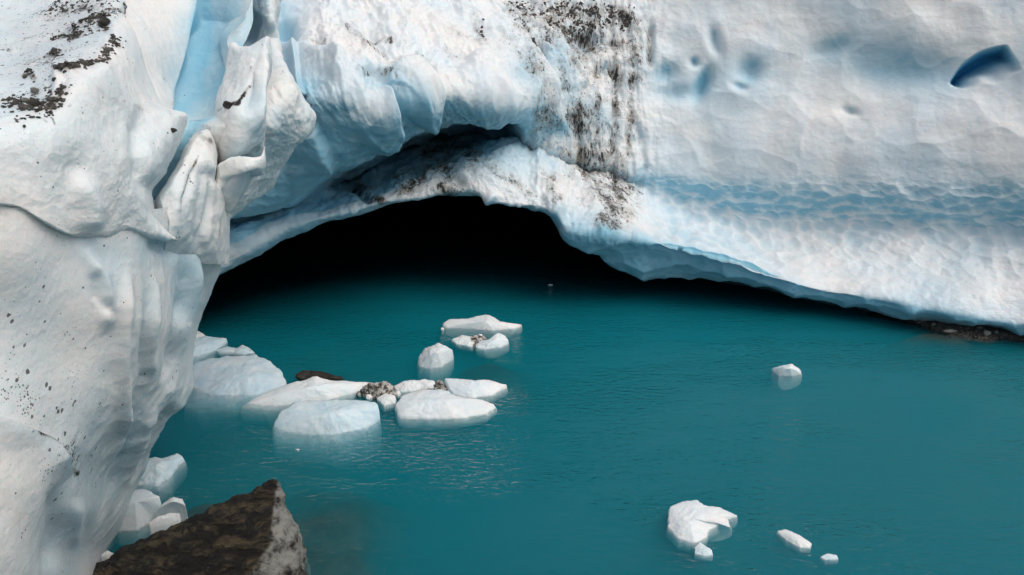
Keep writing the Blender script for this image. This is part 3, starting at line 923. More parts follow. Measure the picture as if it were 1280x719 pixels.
# pinnacle with its sharp tip
s5 = Slab(top=[(288, 50), (300, 60), (312, 58), (325, 52), (334, 45), (337, 47)], bottom=[(262, 212), (295, 214), (322, 206), (326, 190)],
          left=[(288, 50), (284, 90), (274, 130), (262, 212)], right=[(337, 47), (341, 72), (340, 95), (333, 120), (331, 150), (328, 172), (326, 190)],
          ctrl=[(288, 50, 10.9), (312, 60, 10.5), (336, 48, 10.5), (290, 100, 10.3), (318, 90, 10.0), (338, 90, 10.4), (275, 140, 9.9), (300, 140, 9.6), (325, 130, 9.9), (270, 180, 9.7), (300, 180, 9.6), (325, 180, 10.1), (265, 212, 9.9), (300, 212, 10.0), (325, 200, 10.5)],
          nu=120, nv=210, roll={'r': (9, 0.35), 't': (6, 0.3), 'b': (14, 0.5), 'l': (26, 0.5)}, thick=0.7, seed=5, inward=0.2)
s5.rough(0.07, 0.05, 0.012)
s5.line('disp', [(330, 55), (327, 90), (322, 130), (312, 170)], 5, 0.12).line('disp', [(316, 80), (314, 110), (306, 150)], 5, -0.08)
s5.line('blue', [(318, 120), (316, 170), (300, 200)], 16, 0.3).line('dirt', [(308, 75), (315, 88), (316, 100)], 5, 0.55).line('dirt', [(310, 106), (303, 125), (299, 134)], 2, 1.3).line('dirt', [(286, 135), (298, 132)], 3.4, 1.9).line('dirt', [(276, 139), (280, 137)], 2.4, 1.5)
s5.line('dirt', [(270, 160), (272, 190), (280, 205)], 8, 0.75).line('dirt', [(328, 55), (330, 66)], 2, 0.8)
s5.speck += 0.25
s5.build('ice_pinnacle', M_BUT, bt)

# curtain of rounded ice behind the pinnacle, hanging to the rim of the cave
s6 = Slab(top=[(286, -60), (320, -60), (352, -60)], bottom=[(276, 300), (286, 270), (312, 252), (336, 232)],
          left=[(286, -60), (292, 120), (276, 300)], right=[(352, -60), (347, 10), (341, 50), (350, 85), (362, 108), (374, 126), (387, 146), (389, 157), (381, 166), (370, 172), (362, 190), (348, 208), (336, 232)],
          ctrl=[(286, -60, 13.2), (352, -60, 14.0), (300, 20, 13.5), (322, 38, 13.5), (340, 30, 12.5), (310, 70, 13.1), (345, 80, 12.1), (330, 120, 11.6), (370, 130, 11.8), (340, 160, 11.3), (380, 155, 12.1), (310, 190, 11.3), (350, 190, 12.0), (335, 215, 12.1), (300, 240, 11.6), (280, 280, 11.4), (312, 250, 12.3)],
          nu=140, nv=300, roll={'r': (16, 0.8), 'b': (14, 0.7)}, thick=1.6, seed=6, inward=0.2)
s6.rough(0.10, 0.08, 0.02)
qq = np.stack([s6.flat[:, 0] + s6.flat[:, 2] * 0.45, s6.flat[:, 1] * 0.5, s6.flat[:, 2] * 0.25], -1)
s6.disp += 0.075 * sstep(70, 130, s6.py) * fbm(qq * 1.6 + 6, 4, 0.5, ridged=True)
s6.line('disp', [(340, 15), (338, 55), (350, 100), (372, 140)], 5, 0.12).line('blue', [(322, -10), (318, 30), (312, 60)], 18, 0.55).line('blue', [(330, 190), (350, 170), (345, 150)], 14, 0.35).line('disp', [(322, 12), (300, 50)], 12, -0.15)
s6.line('dirt', [(345, 95), (352, 112), (345, 122)], 6, 0.5).line('dirt', [(372, 140), (380, 150)], 5, 0.4)
s6.speck += 0.2
s6.build('ice_curtain', M_BUT, bt)

# thin shell-like flake under the pinnacle
s7 = Slab(top=[(268, 208), (280, 199), (300, 194), (318, 197), (325, 196), (331, 183)], bottom=[(270, 240), (277, 262), (286, 268), (300, 252), (316, 232), (328, 218)],
          left=[(268, 208), (268, 225), (270, 240)], right=[(331, 183), (332, 200), (328, 218)],
          ctrl=[(268, 208, 9.45), (300, 195, 9.35), (331, 184, 9.45), (300, 212, 9.15), (320, 210, 9.2), (270, 240, 9.3), (300, 235, 9.35), (328, 218, 9.55), (280, 262, 9.5)],
          nu=100, nv=90, roll={'t': (4, 0.12), 'r': (4, 0.2), 'b': (5, 0.3), 'l': (6, 0.2)}, thick=0.35, seed=7, inward=0.15)
s7.rough(0.03, 0.03, 0.01)
s7.step([(270, 225), (300, 222), (326, 212)], 5, 18, -0.10)
s7.line('blue', [(280, 240), (300, 238), (315, 225)], 12, 0.35)
s7.speck += 0.15
s7.build('ice_flake', M_BUT, bt)


rg0 = random.Random(3)
# ------------------------------------------------------------------ floating ice
def floe(name, outline, hc, depth, label, mat=None, group='pieces of ice floating on the lake', seed=0, peak=None, lump=0.03, cat='ice floe', flare=1.04, pw=1.6):
    """outline: (px, py, z) round the rim as seen; hc: height of the crown above the water"""
    mat = mat or M_FLOE
    W = np.array([atz(p[0], p[1], p[2] if len(p) > 2 else 0.0) for p in outline])
    c = W.mean(0)
    if peak:
        c[:2] = atz(peak[0], peak[1], hc)[:2]
    n = max(110, 14 * len(outline))
    # walk round the outline evenly, corners softened a little
    Wc = np.vstack([W, W[:1]])
    L = np.concatenate([[0], np.cumsum(np.linalg.norm(np.diff(Wc[:, :2], axis=0), axis=1))])
    t = np.linspace(0, L[-1], n, endpoint=False)
    rim = np.stack([np.interp(t, L, Wc[:, k]) for k in range(3)], -1)
    rim = 0.6 * rim + 0.2 * (np.roll(rim, 1, 0) + np.roll(rim, -1, 0))
    size = np.sqrt(np.ptp(W[:, 0]) * np.ptp(W[:, 1]))
    jag = 1 + 0.09 * fbm(rim / max(size, 0.15) * 3.2 + seed * 2.9, 5, 0.6)
    rim[:, :2] = c[:2] + (rim[:, :2] - c[:2]) * jag[:, None]
    rings = []
    nr_ = 24
    for k in range(1, nr_ + 1):
        r = k / nr_
        p = c + (rim - c) * r
        p[:, 2] = hc + (rim[:, 2] - hc) * r ** pw
        rings.append(p)
    for sc, zz in ((flare * 0.995, 0.25), (flare, 0.45), (flare * 0.97, 0.65), (0.8, 0.85), (0.45, 1.0)):
        p = c + (rim - c) * sc
        p[:, 2] = rim[:, 2] + (-depth - rim[:, 2]) * zz
        rings.append(p)
    top_ = np.array([[c[0], c[1], hc]])
    bot = np.array([[c[0], c[1], -depth * 1.03]])
    v = np.vstack([top_] + rings + [bot])
    # chipped, lumpy surface
    f = v / max(size, 0.15)
    lum = lump * size
    off = lum * (0.55 * fbm(f * 6.5 + seed, 4, 0.6, ridged=True) + 1.2 * fbm(f * 2.6 + seed * 7.1, 5, 0.58) + 0.7 * (cups(f * 2.2 + 0.25 * perlin(f * 3.0)[:, None] + seed * 3.3) - 0.4))
    d = v - np.array([c[0], c[1], -depth * 0.4])
    d /= np.linalg.norm(d, axis=1, keepdims=True) + 1e-9
    v = v + d * off[:, None]
    faces = []
    m = len(rings)
    for k in range(n):
        k2 = (k + 1) % n
        faces.append((0, 1 + k, 1 + k2, 1 + k2))
        for r in range(m - 1):
            a = 1 + r * n
            faces.append((a + k, a + n + k, a + n + k2, a + k2))
        a = 1 + (m - 1) * n
        faces.append((a + k, len(v) - 1, len(v) - 1, a + k2))
    org = np.array([c[0], c[1], 0.0])
    bm = bmesh.new()
    bv = [bm.verts.new(x) for x in (v - org)]
    for q in faces:
        q = list(dict.fromkeys(q))
        try:
            fc = bm.faces.new([bv[i] for i in q])
            fc.smooth = True
        except ValueError:
            pass
    bmesh.ops.recalc_face_normals(bm, faces=bm.faces)
    me = bpy.data.meshes.new(name)
    bm.to_mesh(me)
    bm.free()
    me.materials.append(mat)
    o = link(name, me)
    o.location = org
    return tag(o, label, cat, group)


floe('ice_floe', [(243, 455, .16), (262, 447, .2), (320, 444, .2), (340, 454, .16), (358, 474, .05), (350, 488, .0), (318, 503, -.10), (288, 514, -.25), (250, 517, -.28), (234, 508, -.22), (238, 480, .0)],
     0.22, 0.9, 'largest pale blue floe beside the left ice buttress, its front sinking under the water', M_FLOEB, seed=1, peak=(295, 470), lump=0.035)
floe('ice_floe', [(225, 428, .1), (255, 421, .14), (283, 423, .1), (272, 435, .03), (250, 452, -.1), (225, 458, -.1)], 0.14, 0.5, 'flat pale blue floe half hidden behind the left ice buttress', M_FLOEB, seed=2)
floe('ice_floe', [(228, 417, .06), (248, 414, .08), (257, 419, .03), (240, 424, 0)], 0.08, 0.3, 'small grey ice chip peeping out behind the buttress, farthest of the left cluster', seed=3)
floe('ice_floe', [(270, 438, .0), (284, 433, .03), (298, 436, .02), (292, 442, -.02), (276, 443, -.03)], 0.03, 0.15, 'thin sliver of brash ice behind the largest pale blue floe', M_FLOEB, seed=4)
floe('ice_floe', [(293, 437, .02), (303, 431, .06), (312, 435, .04), (319, 441, .0), (304, 444, -.02), (294, 443, -.02)], 0.06, 0.15, 'small knobbly brash ice behind the right end of the largest pale blue floe', M_FLOEB, seed=5)
floe('ice_floe', [(300, 509, -.06), (345, 486, .1), (380, 475, .22), (395, 470, .3), (412, 476, .22), (432, 477, .14), (470, 480, .0), (455, 494, -.1), (410, 503, -.05), (370, 509, -.06), (335, 515, -.1)],
     0.24, 0.6, 'long white ridge-shaped floe wedged behind the rounded front berg', M_FLOE, seed=6, peak=(392, 484), lump=0.03)
floe('ice_floe', [(350, 514, .2), (372, 503, .28), (420, 500, .3), (468, 502, .28), (474, 512, .2), (470, 526, .03), (452, 545, -.12), (420, 563, -.28), (388, 563, -.28), (345, 554, -.22), (342, 534, -.02)],
     0.31, 0.9, 'rounded pale blue berg before the ridge-shaped floe, its base fading away', M_FLOEB, seed=7, peak=(412, 516), lump=0.03, pw=1.9)
floe('ice_floe', [(493, 506, .12), (505, 494, .18), (530, 487, .22), (560, 489, .22), (566, 496, .2), (600, 500, .14), (617, 506, .06), (605, 516, .02), (578, 522, .02), (530, 522, .03), (500, 520, .04)],
     0.24, 0.32, 'broad smooth white floe in mid-lake with a dark line under its front edge', seed=8, lump=0.03, peak=(535, 500))
floe('ice_floe', [(556, 473, .2), (570, 473, .2), (594, 476, .18), (610, 475, .16), (633, 481, .06), (615, 493, .02), (590, 497, .02), (566, 492, .04)],
     0.2, 0.3, 'flat white floe tapering to a point on its right, behind the broad smooth floe', seed=9, lump=0.03)
floe('ice_floe', [(522, 450, .05), (530, 437, .2), (548, 429, .32), (556, 432, .3), (566, 438, .2), (563, 448, .06), (552, 459, -.02), (538, 463, -.05), (524, 460, -.04)],
     0.34, 0.5, 'upright lumpy white chunk standing alone left of the two dirty flat floes', seed=10, lump=0.06, peak=(546, 440))
floe('ice_floe', [(555, 404, .05), (562, 399, .12), (585, 399, .12), (598, 395, .2), (610, 394, .22), (626, 402, .14), (640, 404, .08), (653, 406, .03), (640, 411, .0), (615, 413, .0), (590, 411, .0), (560, 410, .0)],
     0.18, 0.3, 'long low white floe nearest the cave mouth, with a hump in the middle', seed=11, lump=0.035, peak=(606, 402))
floe('ice_floe', [(594, 428, .05), (612, 424, .12), (622, 416, .24), (630, 419, .18), (636, 427, .06), (625, 434, .0), (606, 437, .0), (596, 435, .0)],
     0.14, 0.3, 'white floe with a raised right corner just in front of the long low floe', seed=12, lump=0.05, peak=(618, 426))
floe('ice_floe', [(565, 424, .04), (578, 419, .08), (590, 422, .06), (598, 430, .03), (588, 433, .0), (572, 430, .0)], 0.07, 0.2, 'small greyish floe touching the left of the raised-corner floe', seed=13, lump=0.05)
floe('dirty_ice', [(584, 424, .05), (592, 419, .08), (606, 420, .08), (610, 427, .05), (600, 434, .01), (588, 431, .01)], 0.09, 0.15, 'dark gritty ice lump squeezed between two small floes', M_DIRTY, group='dirt-covered pieces of ice', seed=14, lump=0.09, cat='ice lump')
floe('ice_floe', [(965, 461, .05), (975, 457, .14), (990, 455, .2), (998, 460, .12), (1003, 469, -.03), (990, 473, -.06), (974, 470, .0)], 0.2, 0.3, 'lone small peaked white floe in open water below the right wall', seed=15, lump=0.05, peak=(986, 461))
floe('ice_floe', [(838, 634, .1), (848, 628, .12), (872, 625, .12), (880, 632, .1), (898, 634, .08), (922, 645, .02), (908, 650, .0), (914, 660, -.01), (898, 656, .0), (888, 662, .0), (884, 672, -.01), (868, 680, .0), (850, 674, .0), (835, 658, .03)],
     0.14, 0.3, 'ragged white floe with a pointed right tail in the near open water', seed=16, lump=0.03, peak=(862, 648))
floe('ice_floe', [(869, 684, .04), (875, 678, .06), (890, 688, .03), (891, 694, .0), (880, 695, .0), (869, 692, .0)], 0.05, 0.15, 'small rounded chip just below the ragged white floe', M_FLOEB, seed=17, lump=0.04)
floe('ice_floe', [(972, 664, .05), (982, 662, .07), (1000, 669, .06), (1015, 680, .02), (1012, 685, .0), (1000, 684, .0), (983, 675, .01)], 0.07, 0.15, 'slim white splinter of ice slanting right of the ragged floe', seed=18, lump=0.03)
floe('ice_floe', [(1026, 696, .02), (1034, 692, .04), (1046, 694, .02), (1048, 699, .0), (1032, 700, .0)], 0.03, 0.12, 'tiny thin ice fragment at the near edge, lower right of the slim splinter', M_FLOEB, seed=19)
floe('ice_floe', [(150, 592, .1), (180, 576, .14), (205, 572, .16), (222, 566, .14), (229, 572, .08), (220, 582, .04), (212, 602, -.03), (198, 614, -.08), (165, 612, -.06), (150, 606, -.03)], 0.16, 0.5,
     'translucent grey-blue floe with a pointed tip against the foot of the left buttress', M_FLOEB, seed=20, lump=0.06, peak=(195, 584))
floe('ice_block', [(128, 640, .2), (150, 616, .4), (180, 611, .44), (200, 620, .4), (199, 632, .25), (190, 648, .05), (172, 662, .0), (148, 664, .0), (130, 660, .0)], 0.42, 0.4,
     'large smooth grey-white ice block wedged between buttress and dark rock', seed=21, lump=0.02, peak=(170, 628), cat='ice block', group='ice blocks at the foot of the buttress')
floe('ice_block', [(194, 642, .2), (204, 630, .34), (216, 621, .44), (228, 624, .4), (232, 632, .3), (224, 642, .12), (208, 646, .1)], 0.42, 0.3, 'knobbly warm-white ice block with dark stains, farthest right by the rock', seed=22, lump=0.07, peak=(216, 628), cat='ice block',
     group='ice blocks at the foot of the buttress')
floe('ice_block', [(185, 654, .3), (198, 646, .36), (212, 641, .4), (224, 642, .38), (224, 650, .3), (208, 656, .26), (188, 660, .24)], 0.36, 0.2, 'small flat white ice block lying on the edge of the dark rock', seed=23, lump=0.04, cat='ice block',
     group='ice blocks at the foot of the buttress')
floe('ice_block', [(126, 694, .4), (134, 688, .44), (142, 692, .4), (134, 698, .36)], 0.42, 0.2, 'tiny white ice chip where the buttress meets the dark rock', seed=24, cat='ice block', group='ice blocks at the foot of the buttress')
floe('dirty_ice', [(450, 488, .06), (462, 480, .14), (478, 478, .16), (490, 483, .12), (494, 492, .03), (478, 498, .0), (458, 495, .0)], 0.15, 0.2, 'dark gritty ice lump at the right tip of the ridge-shaped floe', M_DIRTY, group='dirt-covered pieces of ice', seed=25, lump=0.12, cat='ice lump')
floe('ice_floe', [(471, 498, .04), (482, 492, .08), (494, 495, .06), (494, 504, .0), (480, 507, .0)], 0.08, 0.2, 'small grey-white ice piece touching the left tip of the broad smooth floe', seed=26, lump=0.07)
floe('ice_floe', [(493, 482, .06), (505, 477, .12), (524, 475, .12), (530, 482, .06), (518, 489, .0), (498, 490, .0)], 0.12, 0.2, 'lumpy off-white ice piece behind the left half of the broad smooth floe', seed=27, lump=0.07)
floe('ice_floe', [(519, 479, .08), (530, 474, .12), (543, 477, .1), (545, 484, .03), (532, 487, .0), (520, 486, .0)], 0.1, 0.2, 'small white ice piece behind the middle of the broad smooth floe', seed=28, lump=0.06)
floe('dirty_ice', [(542, 482, .05), (550, 478, .08), (560, 482, .05), (560, 490, .01), (545, 490, .01)], 0.07, 0.15, 'dark gritty ice lump between the pointed flat floe and the broad smooth floe', M_DIRTY, group='dirt-covered pieces of ice', seed=29, lump=0.12, cat='ice lump')
for k, (x, y, r, lab) in enumerate([(372, 562, 2.2, 'speck of white ice adrift right below the rounded front berg'), (221, 569, 3.5, 'speck of white ice sitting on the tip of the translucent floe'),
                                    (688, 356, 2.4, 'thin pale speck of ice in the dark water below the cave mouth')]):
    floe('ice_speck', [(x - r * 1.3, y, .005), (x, y - r * 0.4, .01), (x + r * 1.2, y - r * 0.1, .005), (x + r * 0.2, y + r * 0.35, 0)], 0.012, 0.05, lab, seed=30 + k, cat='ice speck', group='specks of drifting ice')

for x, y, r, dz in [(468, 492, 5, .05), (476, 488, 4, .05), (486, 490, 5, .05), (461, 496, 4, .03), (497, 492, 4, .04), (536, 489, 4, .04), (549, 479, 5, .06), (556, 487, 3, .03), (448, 492, 3, .03), (582, 428, 3, .04), (600, 421, 4, .06), (608, 431, 3, .03), (553, 411, 2, .02)]:
    dark = rg0.random() < 0.55
    floe('dirty_ice' if dark else 'ice_chip', [(x - r, y, dz * .5), (x - r * .4, y - r * .8, dz), (x + r * .6, y - r * .7, dz), (x + r, y + r * .1, dz * .4), (x + r * .2, y + r * .6, 0), (x - r * .6, y + r * .5, 0)], dz * 1.2, 0.1,
         'small dark gritty chip of ice among the floes at the middle of the lake' if dark else 'small white chip of ice among the floes at the middle of the lake', M_DIRTY if dark else M_FLOE,
         group='small dark chips between the floes' if dark else 'small white chips between the floes', seed=60 + int(x), lump=0.12, cat='ice chip')


# ------------------------------------------------------------------ rocks
def hull_rock(name, pts, mat, edge=0.05, disp=0.03, freq=3.0, seed=0, strat=None, pale=None, loc=None):
    bm = bmesh.new()
    vs_ = [bm.verts.new(p) for p in pts]
    r = bmesh.ops.convex_hull(bm, input=vs_)
    for v in [v for v in bm.verts if not v.link_faces]:
        bm.verts.remove(v)
    bmesh.ops.triangulate(bm, faces=bm.faces)
    for _ in range(9):
        es = [e for e in bm.edges if e.calc_length() > edge]
        if not es or len(bm.faces) > 120000:
            break
        bmesh.ops.subdivide_edges(bm, edges=es, cuts=1, use_grid_fill=False)
        bmesh.ops.triangulate(bm, faces=[f for f in bm.faces if len(f.verts) > 3])
    for _ in range(2):
        bmesh.ops.smooth_vert(bm, verts=bm.verts, factor=0.35, use_axis_x=True, use_axis_y=True, use_axis_z=True)
    bm.normal_update()
    co = np.array([v.co for v in bm.verts])
    no = np.array([v.normal for v in bm.verts])
    q = co * freq + seed * 5.7
    d = disp * fbm(q, 5, 0.55, ridged=True)
    if strat is not None:
        a, fr = strat
        h = co @ np.array(a)
        w = fbm(co * 0.9 * freq / 3 + 2, 4)
        st = np.stack([h * fr + w * 1.2, w, np.zeros_like(h)], -1)
        d += disp * 1.4 * fbm(st, 4, 0.6)
    co2 = co + no * d[:, None]
    org = np.array(loc) if loc is not None else np.array([co2[:, 0].mean(), co2[:, 1].mean(), co2[:, 2].min()])
    for v, p in zip(bm.verts, co2 - org):
        v.co = p
    for f in bm.faces:
        f.smooth = True
    me = bpy.data.meshes.new(name)
    bm.to_mesh(me)
    bm.free()
    if pale is not None:
        a = me.attributes.new('pale', 'FLOAT', 'POINT')
        a.data.foreach_set('value', np.asarray(pale(co, no), np.float32))
    me.materials.append(mat)
    o = link(name, me)
    o.location = org
    return o


def stone_pts(c, sx, sy, sz, rng, n=16):
    p = rng.normal(size=(n, 3))
    p /= np.linalg.norm(p, axis=1, keepdims=True)
    p *= rng.uniform(0.8, 1.05, (n, 1))
    return p * (sx, sy, sz) + np.asarray(c)


T3 = lambda px, py, Y: tuple(float(v) for v in at(px, py, Y))
rp = [T3(346, 603, 9.75), T3(338, 604, 9.75), T3(318, 618, 9.55), T3(270, 640, 9.4), T3(225, 656, 9.3), T3(180, 676, 9.1), T3(130, 700, 8.8), T3(90, 730, 8.4),
      T3(362, 645, 9.6), T3(372, 672, 9.45), T3(380, 705, 9.2), T3(388, 745, 8.9), T3(395, 800, 8.4),
      T3(340, 645, 9.3), T3(338, 680, 8.95), T3(346, 730, 8.6), T3(350, 800, 8.1), T3(250, 800, 7.7), T3(120, 800, 7.6), T3(60, 800, 7.6)]
base = [(x, y + 0.35, -0.8) for x, y, z in (rp[0], rp[3], rp[6])] + [(rp[12][0] + 0.1, rp[12][1], -0.8), (rp[19][0], rp[19][1] - 0.3, -0.8), (rp[10][0] + 0.15, rp[10][1] + 0.1, -0.7)]
# pale, lichen-grey weathered face on its right side
rk = hull_rock('boulder', rp + base, M_ROCK, edge=0.03, disp=0.055, freq=3.6, seed=3, strat=((0.35, 0.45, 0.82), 6.0),
               pale=lambda co, no: sstep(0.30, 0.62, no[:, 0]))
tag(rk, 'big dark wedge of wet brown rock with a pale right face', 'rock')

rg = np.random.default_rng(5)
c = atz(398, 469, 0.06)
r2 = hull_rock('boulder', np.vstack([stone_pts(c + (-0.15, 0, 0), 0.40, 0.14, 0.12, rg, 18), stone_pts(c + (0.28, -0.03, -0.03), 0.30, 0.10, 0.09, rg, 14)]), M_STONE, edge=0.04, disp=0.03, freq=5, seed=6)
tag(r2, 'flat dark brown rock just above the water behind the ridge-shaped floe', 'rock')

# gravel spit under the right wall
n_, m_ = 90, 16
uu, vv = np.meshgrid(np.linspace(0, 1, n_), np.linspace(0, 1, m_))
bx = 1085 + uu * 330
b0 = pchip([1085, 1150, 1191, 1231, 1258, 1415], [388, 397, 401, 407, 412, 424], bx)
wd = pchip([1085, 1150, 1191, 1231, 1258, 1415], [3, 8, 18, 17, 10, 12], bx)
by = b0 - 2 + vv * (wd + 4)
gp = atz(bx, by, 0.0)
prof = np.sin(np.clip(vv * 1.0, 0, 1) * np.pi) ** 0.7
gp[..., 2] = -0.05 + (0.05 + 0.10 * sstep(0, 0.35, uu)) * prof + 0.03 * fbm(gp.reshape(-1, 3) * 7, 4).reshape(m_, n_)


def gravel_material():
    k = NT('wet gravel')
    p = k.coord()
    v = k.n('ShaderNodeTexVoronoi')
    k.put(v.inputs['Vector'], p)
    v.inputs['Scale'].default_value = 22
    g = k.n('ShaderNodeSeparateColor')
    k.t.links.new(v.outputs['Color'], g.inputs[0])
    col = k.mix(g.outputs[0], (0.02, 0.019, 0.017), (0.10, 0.09, 0.075))
    k.principled(col, 0.6, k.bump(k.math('SUBTRACT', 1.0, v.outputs['Distance']), 1.0, 0.03), 0.35)
    return k.m


M_GRAV = gravel_material()


def pebbles(name, spots, mat, kind='stuff', base=None):
    """many small angular pebbles as one mesh; spots: (centre, normal, size)"""
    V_, F_ = ([], []) if base is None else (list(base[0]), list(base[1]))
    rr = np.random.default_rng(len(spots))
    ico = [(0, 0, 1), (0.9, 0, 0.3), (0.28, 0.85, 0.3), (-0.72, 0.53, 0.3), (-0.72, -0.53, 0.3), (0.28, -0.85, 0.3), (0.5, 0.5, -0.5), (-0.6, 0.1, -0.5), (0.3, -0.6, -0.5)]
    fc = [(0, 1, 2), (0, 2, 3), (0, 3, 4), (0, 4, 5), (0, 5, 1), (1, 6, 2), (2, 6, 7), (2, 7, 3), (3, 7, 4), (4, 7, 8), (4, 8, 5), (5, 8, 1), (1, 8, 6), (6, 8, 7)]
    for cc, nn, s in spots:
        nn = np.asarray(nn) / (np.linalg.norm(nn) + 1e-9)
        t1 = np.cross(nn, rr.normal(size=3))
        t1 /= np.linalg.norm(t1) + 1e-9
        t2 = np.cross(nn, t1)
        sc = s * rr.uniform(0.6, 1.3, 3) * (1, 1, 0.6)
        o_ = len(V_)
        for v in ico:
            v = np.array(v) * sc * rr.uniform(0.8, 1.2)
            V_.append(np.asarray(cc) + t1 * v[0] + t2 * v[1] + nn * v[2])
        F_ += [(a + o_, b + o_, c_ + o_) for a, b, c_ in fc]
    me = mesh_from(np.array(V_), np.array(F_), name, mat, smooth=False)
    o = link(name, me)
    return o


gf = grid_faces(m_, n_)
tri = np.concatenate([gf[:, [0, 1, 2]], gf[:, [0, 2, 3]]])
sp = []
for k in range(900):
    i, j = rg.integers(2, m_ - 2), int(n_ * rg.uniform(0.12, 1.0) ** 0.9) - 1
    q = gp[i, j] + rg.normal(size=3) * (0.04, 0.03, 0.0)
    sp.append((q, (0, 0, 1), rg.uniform(0.012, 0.04) * (0.6 + 0.6 * rg.random())))
gv = pebbles('gravel', sp, M_GRAV, base=(list(gp.reshape(-1, 3)), [tuple(t) for t in tri]))
tag(gv, 'dark wet gravel spit under the foot of the right wall', 'gravel', kind='stuff')
for k, (x, y, sx, sy, sz, mt, lab) in enumerate([
    (1221, 406, .17, .12, .15, M_STONE, 'black angular stone, tallest on the gravel spit'), (1224, 410.5, .12, .08, .06, M_PALE, 'pale grey stone in front of the tallest black stone'),
    (1234, 417, .13, .10, .09, M_PALE, 'whitish stone, brightest and nearest on the gravel spit'), (1188, 414, .19, .07, .05, M_PALE, 'long flat grey slab of stone at the water edge of the gravel'),
    (1190, 403.5, .11, .09, .10, M_STONE, 'dark stone against the ice, left of the tallest black stone'), (1207, 405, .07, .06, .07, M_STONE, 'small dark stone against the ice midway along the gravel'),
    (1167, 405.5, .07, .05, .05, M_PALE, 'small grey stone near the left end of the gravel'), (1178, 403, .06, .05, .05, M_PALE, 'small greyish stone under the ice near the left end of the gravel'),
    (1245, 415, .07, .06, .05, M_PALE, 'small tan stone right of the brightest whitish stone'), (1201, 410, .05, .04, .04, M_PALE, 'tiny pale stone in the middle of the gravel, left one of two'), (1211, 411, .05, .04, .04, M_PALE, 'tiny pale stone in the middle of the gravel, right one of two'),
    (1150, 402.5, .10, .06, .05, M_STONE, 'dark wet stone at the far left tip of the gravel')]):
    c = atz(x, y, 0.06 + sz * 0.4)
    tag(hull_rock('stone', stone_pts(c, sx, sy, sz, rg, 14), mt, edge=0.05, disp=0.012, freq=9, seed=k), lab, 'stone', 'stones on the gravel spit')

# grit and stones melted out on the ledge of the buttress
sp = []
for pts, w, n in [([(10, 126), (50, 130), (58, 124)], 9, 420), ([(74, 91), (90, 88), (112, 79)], 2.0, 130), ([(112, 76), (134, 74), (136, 62), (128, 58)], 3.2, 160), ([(60, 140), (72, 124), (78, 108)], 4.5, 170),
                  ([(90, 40), (110, 32), (128, 26)], 5.5, 260), ([(66, 50), (95, 44)], 3, 70), ([(60, 70), (72, 64)], 3, 80), ([(126, 22), (132, 36)], 3.5, 110), ([(60, 16), (90, 10), (120, 8), (160, 10)], 6, 260), ([(140, 50), (150, 56)], 3, 70), ([(30, 96), (44, 98)], 2.5, 50),
                  ([(20, 537), (44, 549), (66, 566), (92, 592)], 2.2, 0)]:
    pp = resample(pts, rg.random(n)) if n else []
    for q in pp:
        q = q + rg.normal(size=2) * w * 0.9
        if fbm(np.array([[q[0] * 0.11, q[1] * 0.16, 3.3]]), 3)[0] < -0.05:
            continue
        a, nn = s1.surf(*q)
        sp.append((a + nn * 0.004, nn, rg.uniform(0.006, 0.022) * (1 + (rg.random() < 0.12) * 0.9)))
gv2 = pebbles('grit', sp, M_GRAV)
tag(gv2, 'black grit and gravel melted out on the top ledge of the left buttress', 'grit', kind='stuff')
for k, (x, y, r, mt, lab) in enumerate([(44, 132, .06, M_STONE, 'rounded brown stone in the black grit at the left end of the buttress ledge'), (34, 128, .05, M_PALE, 'pale tan stone in the black grit at the left end of the buttress ledge'),
                                        (40, 110, .05, M_PALE, 'pale tan stone just above the black grit on the buttress ledge'), (131, 34, .09, M_STONE, 'black stone at the back of the buttress ledge below the top edge')]):
    a, nn = s1.surf(x, y)
    tag(hull_rock('stone', stone_pts(a + np.array((0, 0, r * 0.3)), r, r * 0.8, r * 0.7, rg, 14), mt, edge=0.03, disp=0.006, freq=18, seed=40 + k), lab, 'stone', 'stones on the buttress ledge')
for k, (sl, x, y, r, lab) in enumerate([(s5, 291, 133, .075, 'black stone lodged under the pinnacle above the dirty shelf'), (s1, 213, 163, .05, 'black stone stuck on the slab tip beside the turquoise slit')]):
    a, nn = sl.surf(x, y)
    tag(hull_rock('stone', stone_pts(a, r * 1.3, r * 0.8, r * 0.8, rg, 14), M_STONE, edge=0.03, disp=0.006, freq=18, seed=50 + k), lab, 'stone', 'stones stuck in the buttress')

# rock debris on the crest of the glacier
okv = np.nonzero((PXG > 600) & (PXG < 830) & (PYG > -20) & (PYG < 70) & (VG < 5))[0]
po, no_ = Pd.reshape(-1, 3), n1
sp = []
for pts, w, n in [([(640, 12), (680, 26), (720, 34), (760, 20), (790, 24)], 9, 700), ([(700, 8), (745, 28)], 9, 300), ([(776, 18), (782, 40), (786, 52)], 3.5, 160), ([(664, 54), (668, 62), (672, 70)], 1.8, 70), ([(590, 30), (598, 52)], 2, 40)]:
    for q in resample(pts, rg.random(n)):
        q = q + rg.normal(size=2) * w * 0.9
        if fbm(np.array([[q[0] * 0.09, q[1] * 0.07, 9.1]]), 3)[0] < -0.02:
            continue
        k = okv[np.argmin((PXG[okv] - q[0]) ** 2 + (PYG[okv] - q[1]) ** 2)]
        sp.append((po[k], no_[k], rg.uniform(0.015, 0.05)))
gv3 = pebbles('rock_debris', sp, M_GRAV)
tag(gv3, 'dark rock debris strewn along the crest of the glacier wall', 'rock debris', kind='stuff')

